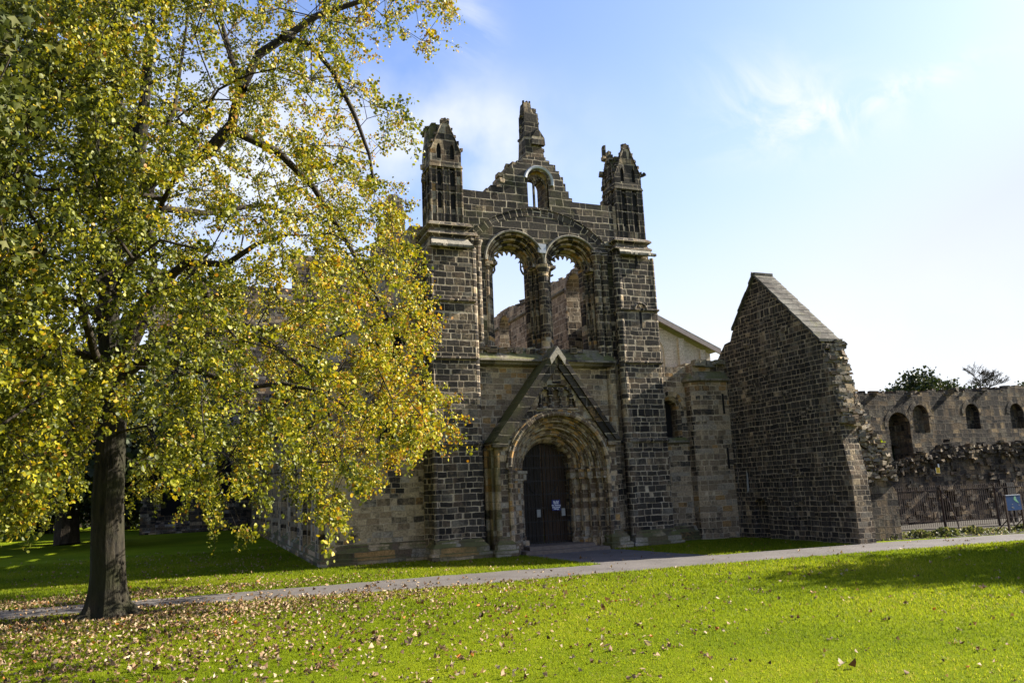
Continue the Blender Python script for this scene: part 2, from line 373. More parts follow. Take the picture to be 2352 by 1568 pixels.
SOOTY = [(0.0, BROWN), (0.35, (0.17, 0.13, 0.088)), (0.6, (0.15, 0.13, 0.10)), (0.88, TAN)]
M_TOWER = masonry('sooty_ashlar', soot=0.70, h=0.212, Lb=0.34, mortar=(0.48, 0.40, 0.285), joint=0.0145, stones=SOOTY)
M_UPPER = masonry('sooty_upper_ashlar', soot=0.95, h=0.28, Lb=0.52, mortar=(0.50, 0.42, 0.30), moss=0.7, green=0.2, joint=0.0145, stones=SOOTY)
M_FRONT = masonry('mixed_ashlar', soot=0.34, h=0.205, Lb=0.34, mortar=(0.46, 0.375, 0.255), joint=0.0135, stones=[(0.0, (0.19, 0.143, 0.093)), (0.3, (0.30, 0.228, 0.145)), (0.58, (0.25, 0.21, 0.155)), (0.78, (0.15, 0.112, 0.074)), (0.94, (0.27, 0.165, 0.07))])
M_AISLE = masonry('tan_ashlar', soot=0.36, h=0.205, Lb=0.37, mortar=(0.44, 0.36, 0.25), joint=0.011, stones=[(0.0, (0.30, 0.235, 0.15)), (0.3, (0.37, 0.29, 0.185)), (0.6, (0.29, 0.25, 0.19)), (0.8, (0.23, 0.17, 0.105)), (0.94, OCHRE)])
M_PORTAL = masonry('carved_portal_stone', soot=0.34, h=0.2, Lb=0.34, mortar=(0.34, 0.28, 0.19), moss=0.3, green=0.1)
M_ORDER = masonry('sooty_arch_stone', soot=0.58, h=0.22, Lb=0.5, mortar=(0.38, 0.31, 0.21))
M_RAKE = masonry('black_coping_stone', soot=0.95, h=0.42, Lb=3.0, mortar=(0.42, 0.36, 0.26), moss=0.7, green=0.25)
M_PIN = masonry('weathered_pinnacle_stone', soot=0.58, h=0.30, Lb=0.5, mortar=(0.34, 0.28, 0.2), moss=0.85, green=0.15)
M_MOSS = masonry('mossy_green_stone', soot=0.45, h=0.3, Lb=0.6, mortar=(0.10, 0.10, 0.05), moss=1.0, green=1.1, stones=SOOTY)
M_PIND = masonry('black_pinnacle_stone', soot=0.80, h=0.30, Lb=0.5, mortar=(0.36, 0.30, 0.21), moss=0.7)
M_PLINTH = masonry('mossy_plinth_stone', soot=0.30, h=0.3, Lb=0.8, mortar=(0.16, 0.14, 0.09), moss=0.6, green=0.5, joint=0.012)
M_GABLE = masonry('rough_black_walling', soot=0.80, stones=SOOTY, h=0.172, Lb=0.25, mortar=(0.40, 0.325, 0.225), warp=0.05, bump=0.8, joint=0.0125, streak=0.8)
M_RANGE = masonry('rough_brown_walling', soot=0.62, h=0.22, Lb=0.36, mortar=(0.12, 0.10, 0.075), warp=0.1, bump=1.0, joint=0.012, streak=1.4,
                  stones=[(0.0, (0.125, 0.09, 0.056)), (0.35, (0.165, 0.122, 0.076)), (0.6, (0.14, 0.118, 0.085)), (0.9, (0.25, 0.18, 0.10))])
M_RUBBLE = masonry('broken_core_stone', soot=0.22, h=0.5, Lb=0.8, mortar=(0.2, 0.17, 0.12), joint=0.004, bump=1.0, moss=0.25, mortar_vis=0.3,
                   stones=[(0.0, BROWN), (0.3, (0.2, 0.165, 0.12)), (0.6, (0.15, 0.13, 0.105)), (0.85, TAN)])
M_NAVE = masonry('brown_nave_walling', soot=0.22, h=0.25, Lb=0.36, mortar=(0.50, 0.42, 0.29), warp=0.06,
                 stones=[(0.0, (0.17, 0.125, 0.08)), (0.4, (0.23, 0.18, 0.12)), (0.7, (0.30, 0.235, 0.155)), (0.9, TAN)])
M_TRANSEPT = masonry('old_transept_walling', soot=0.55, h=0.25, Lb=0.45, mortar=(0.16, 0.13, 0.09))  # sooty stone with dull mortar, for transept and crossing tower
M_LEDGE = masonry('lichened_ledge_stone', soot=0.28, h=0.6, Lb=0.9, mortar=(0.08, 0.07, 0.05), moss=0.62, joint=0.008, stones=[(0.0, (0.13, 0.115, 0.085)), (0.5, (0.19, 0.165, 0.12))])
M_SLAB = masonry('pale_weathering_slabs', soot=0.12, h=0.36, Lb=0.7, mortar=(0.07, 0.06, 0.05), moss=0.12, joint=0.009,
                 stones=[(0.0, (0.19, 0.175, 0.14)), (0.4, (0.25, 0.225, 0.175)), (0.75, (0.15, 0.14, 0.115))])
M_COPE = masonry('dark_coping_slabs', soot=0.3, h=0.36, Lb=0.7, mortar=(0.04, 0.036, 0.03), moss=0.3, joint=0.009, stones=[(0.0, (0.085, 0.082, 0.07)), (0.4, (0.115, 0.108, 0.09)), (0.75, (0.07, 0.066, 0.057))])
M_CREAM = masonry('new_cream_blockwork', soot=-0.6, h=0.3, Lb=0.6, mortar=(0.38, 0.33, 0.26), joint=0.006, bump=0.15, moss=0.0, warp=0.01,
                  stones=[(0.0, (0.42, 0.37, 0.28)), (0.5, (0.46, 0.40, 0.31))])
M_NEW = masonry('new_apex_stone', soot=-0.5, h=0.5, Lb=0.9, mortar=(0.4, 0.36, 0.28), joint=0.006, moss=0.3, stones=[(0.0, (0.38, 0.33, 0.25)), (0.5, (0.33, 0.28, 0.21))], bump=0.2)
M_LEAD = simple('grey_lead', (0.30, 0.32, 0.36), (0.42, 0.44, 0.48), 8, 0.6, 0.2)
M_WOOD = simple('dark_oak', (0.006, 0.0045, 0.003), (0.028, 0.017, 0.009), 4, 0.7, 0.4, 0.008, (8, 8, 0.5))
M_WOOD2 = simple('red_brown_oak', (0.016, 0.009, 0.0045), (0.055, 0.027, 0.010), 4, 0.65, 0.4, 0.008, (8, 8, 0.5))
M_VERGE = simple('weathered_verge_timber', (0.16, 0.13, 0.12), (0.26, 0.22, 0.20), 5, 0.7, 0.3, 0.008, (1, 8, 8))
M_SLATE = simple('grey_roof_slates', (0.10, 0.095, 0.085), (0.19, 0.175, 0.15), 9, 0.7, 0.6, 0.02)
M_BLACK = simple('black_iron', (0.008, 0.008, 0.009), (0.016, 0.015, 0.015), 12, 0.5, 0.1)
M_RUST = simple('rusty_brown_steel', (0.035, 0.022, 0.016), (0.07, 0.045, 0.032), 14, 0.6, 0.2)
M_VOID = simple('opening_shade_black', (0.004, 0.004, 0.004), (0.006, 0.005, 0.004), 3, 0.9, 0.0)  # near-black colour stands in for the shade inside openings
M_NAVY = simple('navy_enamel', (0.006, 0.012, 0.10), (0.008, 0.016, 0.13), 4, 0.35, 0.02)
M_WHITE = simple('white_lettering', (0.75, 0.77, 0.80), (0.80, 0.81, 0.84), 4, 0.5, 0.02)
M_PAPER = simple('faded_paper', (0.20, 0.20, 0.185), (0.25, 0.25, 0.23), 9, 0.8, 0.05)
M_YELLOW = simple('yellow_sign_paint', (0.78, 0.50, 0.02), (0.85, 0.56, 0.03), 5, 0.5, 0.02)
M_BLUE = simple('blue_panel_print', (0.004, 0.03, 0.11), (0.006, 0.05, 0.17), 3, 0.35, 0.0)
M_GREENP = simple('pale_green_print', (0.10, 0.30, 0.16), (0.2, 0.42, 0.26), 5, 0.45, 0.0)
M_STEP = simple('worn_step_stone', (0.085, 0.062, 0.048), (0.15, 0.12, 0.09), 7, 0.85, 0.4, 0.012)

def bark_mat(name, a, b, green=0.35):
    t = NT(name); tc = t.n('ShaderNodeNewGeometry').outputs['Position']
    mp = t.n('ShaderNodeMapping'); t.l(tc, mp.inputs[0]); mp.inputs['Scale'].default_value = (9, 9, 1.3)
    nz = t.noise(mp.outputs[0], 1.6, 7, 0.65, dist=0.5); nb = t.noise(tc, 1.3, 4)
    c = t.mix(t.rng(nz, 0.35, 0.68), a + (1,), b + (1,))
    c = t.mix(t.math('MULTIPLY', t.rng(nb, 0.45, 0.6), green), c, (0.020, 0.021, 0.007, 1))
    t.principled(c, 0.9, t.bump(nz, 1.0, 0.06), 0.2); return t.m
M_BARK = bark_mat('lime_bark', (0.007, 0.006, 0.0045), (0.045, 0.037, 0.024), 0.8)
M_TWIG = bark_mat('dark_twig_bark', (0.014, 0.011, 0.008), (0.055, 0.042, 0.03), 0.25)

M_LEAF = leaf_mat('turning_lime_leaf', [(0.0, (0.032, 0.042, 0.008)), (0.22, (0.075, 0.085, 0.011)), (0.45, (0.155, 0.165, 0.014)), (0.7, (0.31, 0.275, 0.015)), (0.92, (0.43, 0.28, 0.014)), (1.0, (0.26, 0.12, 0.014))], 0.27, 0.5, 1.6, 0.22)
M_MAPLE = leaf_mat('green_maple_leaf', [(0.0, (0.03, 0.04, 0.01)), (0.5, (0.075, 0.085, 0.018)), (0.85, (0.16, 0.15, 0.05)), (1.0, (0.24, 0.12, 0.03))], 0.25, 0.6, 1.3, 0.12)
M_DARKLEAF = leaf_mat('dark_evergreen_leaf', [(0.0, (0.012, 0.02, 0.007)), (0.6, (0.03, 0.042, 0.012)), (1.0, (0.075, 0.07, 0.018))], 0.2, 0.6, 1.0)
M_FALLEN = leaf_mat('dry_fallen_leaf', [(0.0, (0.045, 0.022, 0.012)), (0.2, (0.12, 0.062, 0.03)), (0.45, (0.26, 0.165, 0.085)), (0.75, (0.36, 0.27, 0.17)), (0.93, (0.42, 0.34, 0.24)), (1.0, (0.34, 0.12, 0.02))], 0.2, 0.7, 1.0)
M_BLADE = leaf_mat('grass_blade', [(0.0, (0.055, 0.085, 0.006)), (0.45, (0.125, 0.162, 0.008)), (0.8, (0.205, 0.222, 0.013)), (0.93, (0.25, 0.235, 0.03)), (1.0, (0.30, 0.25, 0.09))], 0.5, 0.6, 1.4, 0.08)

def lawn_mat():
    t = NT('mown_lawn'); pos = t.n('ShaderNodeNewGeometry').outputs['Position']
    n1 = t.noise(pos, 0.35, 4, 0.6); n2 = t.noise(pos, 5.0, 5, 0.7); n3 = t.noise(pos, 42, 3, 0.7)
    c = t.ramp(t.math('ADD', t.math('MULTIPLY', n1, 0.55), t.math('MULTIPLY', n3, 0.45)), [(0.3, (0.06, 0.095, 0.004)), (0.5, (0.125, 0.165, 0.005)), (0.7, (0.20, 0.225, 0.008))])
    c = t.mix(t.rng(n2, 0.55, 0.8), c, (0.17, 0.15, 0.025, 1))
    h = t.math('ADD', t.math('MULTIPLY', n3, 1.0), t.math('MULTIPLY', n2, 0.6))
    t.principled(c, 1.0, t.bump(h, 1.0, 0.05), 0.03); return t.m
def asphalt_mat():
    t = NT('old_asphalt'); pos = t.n('ShaderNodeNewGeometry').outputs['Position']
    n1 = t.noise(pos, 0.9, 5, 0.6); n3 = t.noise(pos, 70, 3, 0.8); n4 = t.noise(pos, 8, 4, 0.7)
    c = t.mix(t.rng(n1, 0.3, 0.7), (0.046, 0.040, 0.037, 1), (0.105, 0.092, 0.085, 1))
    c = t.mix(t.rng(n3, 0.35, 0.75, 0, 0.6), c, (0.145, 0.13, 0.12, 1)); c = t.mix(t.rng(n4, 0.52, 0.72, 0, 0.7), c, (0.052, 0.043, 0.032, 1))
    t.principled(c, 0.85, t.bump(n3, 0.5, 0.01), 0.3); return t.m
M_LAWN = lawn_mat(); M_ASPHALT = asphalt_mat()
M_DIRT = simple('leaf_litter_soil', (0.014, 0.011, 0.007), (0.036, 0.027, 0.017), 9, 0.95, 0.8, 0.03)

# ------------------------------------------------------------------ ground, paths
def flat_poly(name, pts, z, mat):
    m = MB(); fl = [Vector((p[0], p[1], 0)) for p in pts]
    for tr in tessellate_polygon([fl]): m.face([(fl[i].x, fl[i].y, z) for i in tr], [(fl[i].x, fl[i].y) for i in tr])
    return tag(m.build(name, mat), kind='structure')
flat_poly('lawn_ground', [(-900, -300), (900, -300), (900, 1500), (-900, 1500)], 0.0, M_LAWN)
def wob(pts, amp=0.05, step=0.35, seed=3):
    R = random.Random(seed); out = []
    for (x0, y0), (x1, y1) in zip(pts, pts[1:]):
        n = max(1, int(math.hypot(x1 - x0, y1 - y0) / step))
        for i in range(n): out.append((x0 + (x1 - x0) * i / n + R.uniform(-amp, amp), y0 + (y1 - y0) * i / n + R.uniform(-amp, amp)))
    return out + [pts[-1]]
FAR = [(-34, -3.4), (-22, -3.9), (-16.5, -4.3), (-12.7, -4.6), (-8.5, -4.72), (-6.0, -4.72), (-3.5, -4.95), (-1.6, -5.3), (-1.15, -5.2), (-1.3, -4.4), (-1.42, -2.9), (-1.62, -0.45)]
FAR2 = [(1.75, -0.55), (2.0, -1.3), (2.35, -3.6), (2.6, -4.9), (3.1, -5.45), (5.4, -5.5), (9.0, -5.75), (14.0, -6.6), (20, -7.6), (40, -11)]
NEAR = [(40, -13.4), (20, -9.9), (12.4, -8.6), (6.4, -8.05), (2.0, -7.6), (-2.0, -7.4), (-5.7, -7.35), (-7.9, -7.15), (-10.8, -6.7), (-13.5, -6.15), (-16.1, -6.2), (-22, -6.0), (-34, -5.6)]
flat_poly('path', wob(FAR, .07, .22, 1) + wob(FAR2, .07, .22, 2) + wob(NEAR, .07, .22, 4), 0.006, M_ASPHALT)
flat_poly('planting_bed', wob([(9.3, -5.2), (9.8, -5.35), (13.5, -6.35), (18, -7.15), (26, -8.5), (40, -11), (40, .15), (9.3, .15), (9.3, -4.2), (9.3, -5.2)], .06, .3, 8), 0.009, M_DIRT)

# ------------------------------------------------------------------ the abbey church
CH = thing('abbey_church', (0, 0, 0), 'ruined abbey church of soot black stone with two pinnacled towers and a round arched doorway', 'church')
def arch_hole(cx, zs, r, zb, n=22):
    return [(cx + r, zb)] + [(cx + r * math.cos(math.pi * i / n), zs + r * math.sin(math.pi * i / n)) for i in range(n + 1)] + [(cx - r, zb)]
def ragged(pts, step, amp, seed):
    R = random.Random(seed); out = [pts[0]]
    for (a, b), (c, d) in zip(pts, pts[1:]):
        n = max(1, int(round(math.hypot(c - a, d - b) / step)))
        for i in range(1, n + 1):
            u, z = a + (c - a) * i / n, b + (d - b) * i / n
            if i < n: z += R.uniform(-amp, amp)
            out.append((u, out[-1][1])); out.append((u, z))
    return out
XAX, YAX = (1, 0, 0), (0, 1, 0)
STR = [(0, .08), (.07, .06), (.09, .0), (.05, -.05), (.0, -.07)]     # a worn string course
STR2 = [(0, .16), (.12, .06), (.14, .0), (.06, -.06), (.0, -.09)]
PLI = [(0, .66), (.03, .62), (.07, .60), (.07, .55), (.20, .42), (.20, .24), (.29, .21), (.29, -.05)]

# --- main front wall: stepped ruined gable, two great windows, a small gable window, the door arch
step_l = [(-3.35, 13.80), (-2.15, 13.78), (-2.15, 13.95), (-1.95, 13.95), (-1.95, 14.1), (-1.62, 14.1), (-1.62, 14.34), (-1.42, 14.34), (-1.42, 14.6), (-1.3, 14.6), (-1.3, 14.9), (-1.0, 14.9), (-1.0, 15.08), (-.78, 15.08), (-.78, 15.27), (-.5, 15.27), (-.5, 15.48)]
step_r = [(.5, 15.55), (.5, 15.42), (.66, 15.42), (.66, 15.27), (.92, 15.27), (.92, 15.02), (1.08, 15.02), (1.08, 14.78), (1.24, 14.78), (1.24, 14.5), (1.33, 14.5), (1.33, 14.18), (1.46, 14.18), (1.46, 13.9), (1.6, 13.9), (1.6, 13.74), (3.6, 13.74)]
outl = [(-3.35, 0)] + step_l + step_r + [(3.6, 0)]
WX = (-1.07, 1.41)
gw = [(.55, 13.36), (.55, 14.42)] + [(.09 + .46 * math.cos(math.pi * i / 14), 14.42 + .5 * math.sin(math.pi * i / 14)) for i in range(1, 14)] + [(-.37, 14.42), (-.37, 13.36)]
m = MB()
m.slab([outl[:1] + outl[1:], arch_hole(WX[0], 11.0, 1.2, 7.2), arch_hole(WX[1], 11.0, 1.2, 7.2), gw, arch_hole(0, 3.0, 2.0, 0.02)], (0, .6, 0), XAX, YAX, 0, .95)
for i in range(16):                                                  # loose stones left standing on the broken gable
    u, z = rng.choice(step_l[2:] + step_r[:-2]); m.rock((u + rng.uniform(-.1, .1), rng.uniform(.7, 1.7), z + .02), rng.uniform(.2, .4), .35, rng.uniform(.14, .26))
front = m.build('front_wall', M_FRONT, CH)
# upper part is another masonry: larger black ashlar, laid 4 mm proud
m = MB()
m.slab([[(-3.2, 7.35)] + [(-3.2, 13.796)] + [(q[0], q[1] - .004) for q in step_l if q[0] > -3.2] + [(q[0], q[1] - .004) for q in step_r if q[0] < 3.45] + [(3.45, 13.736), (3.45, 7.35)],
        arch_hole(WX[0], 11.0, 1.205, 7.36), arch_hole(WX[1], 11.0, 1.205, 7.36), [(q[0] * 1.006, q[1]) for q in gw]], (0, .596, 0), XAX, YAX, 0, .003, back=False, sides=False)
m.build('upper_walling', M_UPPER, CH)
m = MB()
for a, b in ((4.03, 3.78),):
    cz = 13.24 - 4.03; aa = math.radians(44)
    m.arch(.06, cz, 3.9, [(-.125, -.012), (.125, -.012)], n=60, o=(0, .596, 0), a0=math.pi / 2 + aa, a1=math.pi / 2 - aa)
    m.arch(.06, cz, 4.05, [(-.02, 0), (0, -.04), (.03, -.04), (.04, 0)], n=60, o=(0, .596, 0), a0=math.pi / 2 + aa, a1=math.pi / 2 - aa)
m.build('relieving_arch', M_UPPER, CH)

# --- the two great windows
for wi, cx in enumerate(WX):
    m = MB()
    ZB, ZS = 7.25, 11.0
    pr = [(.48, -.02), (.45, -.02), (.45, .13), (.31, .13), (.31, .34), (.16, .34), (.16, .52), (.03, .60), (0, .66), (0, .95)]
    m.arch(cx, ZS, .76, pr, zb=ZB, n=30, o=(0, .6, 0))
    for r, y in ((1.14, .05), (.99, .24), (.84, .44)):
        cp = [(.055 * math.cos(k * math.pi / 4), .055 * math.sin(k * math.pi / 4)) for k in range(8)]
        m.arch(cx, ZS, r, cp, n=26, o=(0, .6 + y, 0), closed=True, smooth=True)
    win = m.build('great_window', M_ORDER, CH)
    m = MB(); m.arch(cx, ZS, .76, [(.12, .545), (.0, .60), (-.012, .66), (-.012, .95), (.02, .955)], n=30, o=(0, .6, 0)); m.build('lit_soffit_ring', M_PORTAL, win)  # tan stone paints golden light onto the soffit
    m = MB()
    m.arch(cx, ZS, 1.22, [(-.02, .0), (-.02, -.1), (.03, -.12), (.07, -.06), (.07, .0)], n=34, o=(0, .596, 0))
    m.build('hood_mould', M_SLAB, win)  # paler stone stands in for light caught on the hood edge
    for sd in (-1, 1):
        m = MB()
        for r, y, rr in ((1.14, .68, .08), (.99, .87, .08), (.84, 1.06, .065)):
            x = cx + sd * r
            m.lathe(x, y, [(rr * 1.6, 0), (rr * 1.6, .1), (rr * 1.3, .16), (rr * 1.4, .22), (rr, .28), (rr, 3.25), (rr * 1.15, 3.28), (rr * 1.15, 3.33), (rr, 3.36), (rr * 1.75, 3.55), (rr * 1.75, 3.62)], n=10, z=7.25)
        m.box(cx + sd * .99 - .25, cx + sd * .99 + .25, .55, 1.2, 10.84, 10.96)
        m.build('jamb_shaft', M_ORDER, win)
    # cusped remains of the tracery along the soffit
    m = MB(); inner = []
    NC = 8
    for i in range(NC * 8 + 1):
        t = i / (NC * 8); ph = (t * NC) % 1.0
        r = .76 - .035 - .17 * (2 * abs(ph - .5)) ** 2.4
        a = math.pi * (0.06 + 0.88 * t); inner.append((cx + r * math.cos(a), ZS - .05 + r * math.sin(a)))
    outer = [(cx + .765 * math.cos(math.pi * (0.06 + 0.88 * t / 30)), ZS - .05 + .765 * math.sin(math.pi * (0.06 + 0.88 * t / 30))) for t in range(31)]
    m.slab([inner + outer[::-1]], (0, 1.32, 0), XAX, YAX, 0, .14)
    m.build('cusped_tracery', M_PORTAL, win); m = MB()               # broken stubs of tracery at the springing
    if wi == 0:
        m.tube([(cx + .80, 1.4, 10.7), (cx + .66, 1.4, 10.8), (cx + .58, 1.4, 10.95), (cx + .58, 1.4, 11.2), (cx + .66, 1.4, 11.42)], [.05, .05, .04, .03, .04], 6); m.build('tracery_stub', M_PORTAL, win); m = MB(); m.tube([(cx - .80, 1.4, 10.72), (cx - .62, 1.4, 10.74), (cx - .55, 1.4, 10.85), (cx - .55, 1.4, 11.15), (cx - .62, 1.4, 11.38)], [.05, .05, .04, .035, .03], 6)
    else:
        m.tube([(cx - .80, 1.4, 10.72), (cx - .62, 1.4, 10.76), (cx - .48, 1.4, 10.82)], [.05, .05, .04], 6)
    m.build('tracery_stub', M_PORTAL, win)
# mid pier front shaft and flanking wall shafts
m = MB()
for x, y, r, z0, z1 in ((.1, .56, .20, 7.25, 10.55), ):
    m.lathe(x, y, [(r * 1.7, 0), (r * 1.7, .14), (r * 1.35, .22), (r * 1.45, .3), (r, .38), (r, z1 - z0 - .1), (r * 1.1, z1 - z0 - .07), (r, z1 - z0), (r * 1.5, z1 - z0 + .26), (r * 1.55, z1 - z0 + .36)], n=14, z=z0)
m.build('pier_shaft', M_ORDER, CH)
m = MB(); m.box(-.07, .27, .50, .58, 11.45, 11.80); m.box(-.04, .24, .47, .52, 11.42, 11.55)
m.build('lead_flashing', M_LEAD, CH)
for x, z1, z0 in ((-2.62, 11.75, 7.02), (2.52, 11.5, 7.02), (2.86, 11.5, 7.02), (-2.92, 11.75, 7.02)):
    m = MB(); r = .15
    m.lathe(x, .58, [(r * 1.3, 0), (r * 1.3, .12), (r, .2), (r, z1 - z0 - .35), (r * 1.1, z1 - z0 - .32), (r, z1 - z0 - .28), (r * 1.5, z1 - z0 - .05), (r * 1.6, z1 - z0), (r * 1.2, z1 - z0 + .05)], n=12, z=z0)
    m.build('wall_shaft', M_TOWER, CH)
for x, z1 in ((2.86, 6.95), (-2.9, 6.95), (2.86, 3.9), (-2.9, 3.9)):
    m = MB(); m.lathe(x, .56, [(.19, 0), (.19, 3.0 if z1 > 5 else 3.3)], n=12, z=z1 - (3.0 if z1 > 5 else 3.3)); m.build('wall_shaft', M_FRONT, CH)

# --- sloping mossy sill under the windows
m = MB()
m.course([(-3.02, .58), (2.9, .58)], 6.98, [(0, .60), (.02, .48), (.30, .16), (.40, .12), (.42, .04), (.30, -.02), (.26, -.08), (0, -.14)])
m.build('window_sill', M_LEDGE, CH)
m = MB()
for i in range(26):
    x = rng.uniform(-2.5, 2.4)
    m.rock((x, rng.uniform(.5, 1.0), 7.46 + rng.uniform(-.06, .06)), rng.uniform(.2, .5), .4, rng.uniform(.1, .26))
m.build('broken_sill_stones', M_ORDER, CH)

# --- small gable window
m = MB()
m.arch(.09, 14.42, .40, [(.06, .0), (.06, .12), (-.0, .2), (-.02, .5), (-.02, .95)], zb=13.36, n=18, o=(0, .6, 0))
gwin = m.build('gable_window', M_PORTAL, CH)
m = MB(); m.arch(.12, 14.46, .60, [(-.06, .0), (-.06, -.1), (.02, -.13), (.06, -.06), (.06, .0)], n=22, o=(0, .596, 0), a0=math.radians(172), a1=math.radians(-14), caps=True)
m.build('hood_mould', M_LEAD, gwin)
m = MB(); m.box(-.06, .0, .72, .84, 13.3, 14.42)
m.arch(-.19, 14.42, .16, [(-.03, 0), (.03, 0), (.03, .12), (-.03, .12)], n=10, o=(0, .73, 0), closed=True); m.arch(.24, 14.42, .2, [(-.03, 0), (.03, 0), (.03, .12), (-.03, .12)], n=10, o=(0, .73, 0), closed=True)
m.arch(.095, 14.66, .12, [(-.03, 0), (.03, 0), (.03, .12), (-.03, .12)], n=14, o=(0, .73, 0), closed=True, a1=-math.pi)
m.slab([[(-.36, 14.45), (-.2, 14.62), (.0, 14.72), (.19, 14.72), (.42, 14.6), (.53, 14.4), (.53, 14.2), (.44, 14.4), (.3, 14.62), (.09, 14.8), (-.12, 14.78), (-.3, 14.6)]], (0, .75, 0), XAX, YAX, 0, .1)
m.build('mullion', M_ORDER, gwin)
# --- the lone gable pinnacle
m = MB()
m.box(-.38, .46, .62, 1.5, 15.47, 15.8, (.02, .03, .02, .1)); m.box(-.36, .40, .66, 1.4, 15.8, 16.5, (.0, .05, .02, .1)); 
m.box(-.34, .31, .68, 1.3, 16.5, 17.5, (.01, .02, .02, .02)); m.box(-.32, .24, .72, 1.25, 17.5, 17.68, (.02, .06, .02, .05)); m.box(-.31, .04, .76, 1.2, 17.68, 17.98, (.03, .02, .03, .03))
m.slab([[(-.12, 16.05), (.48, 16.05), (.46, 16.35), (.18, 16.78), (-.10, 16.35)]], (0, .52, 0), XAX, YAX, 0, .2)
for i in range(22): m.rock((rng.choice((-.32, .29)) + rng.uniform(-.02, .02), rng.uniform(.75, 1.3), rng.uniform(15.7, 17.5)), rng.uniform(.06, .12), rng.uniform(.1, .3), rng.uniform(.08, .16))
m.rock((-.34, .95, 17.45), .12, .4, .24); m.rock((.16, .95, 17.68), .18, .35, .12); m.rock((.47, .9, 15.95), .14, .2, .16)
for x in (-.28, -.12, .01): m.rock((x, .85, 18.0), .07, .12, .12)
m.build('gable_pinnacle', M_PIND, CH)

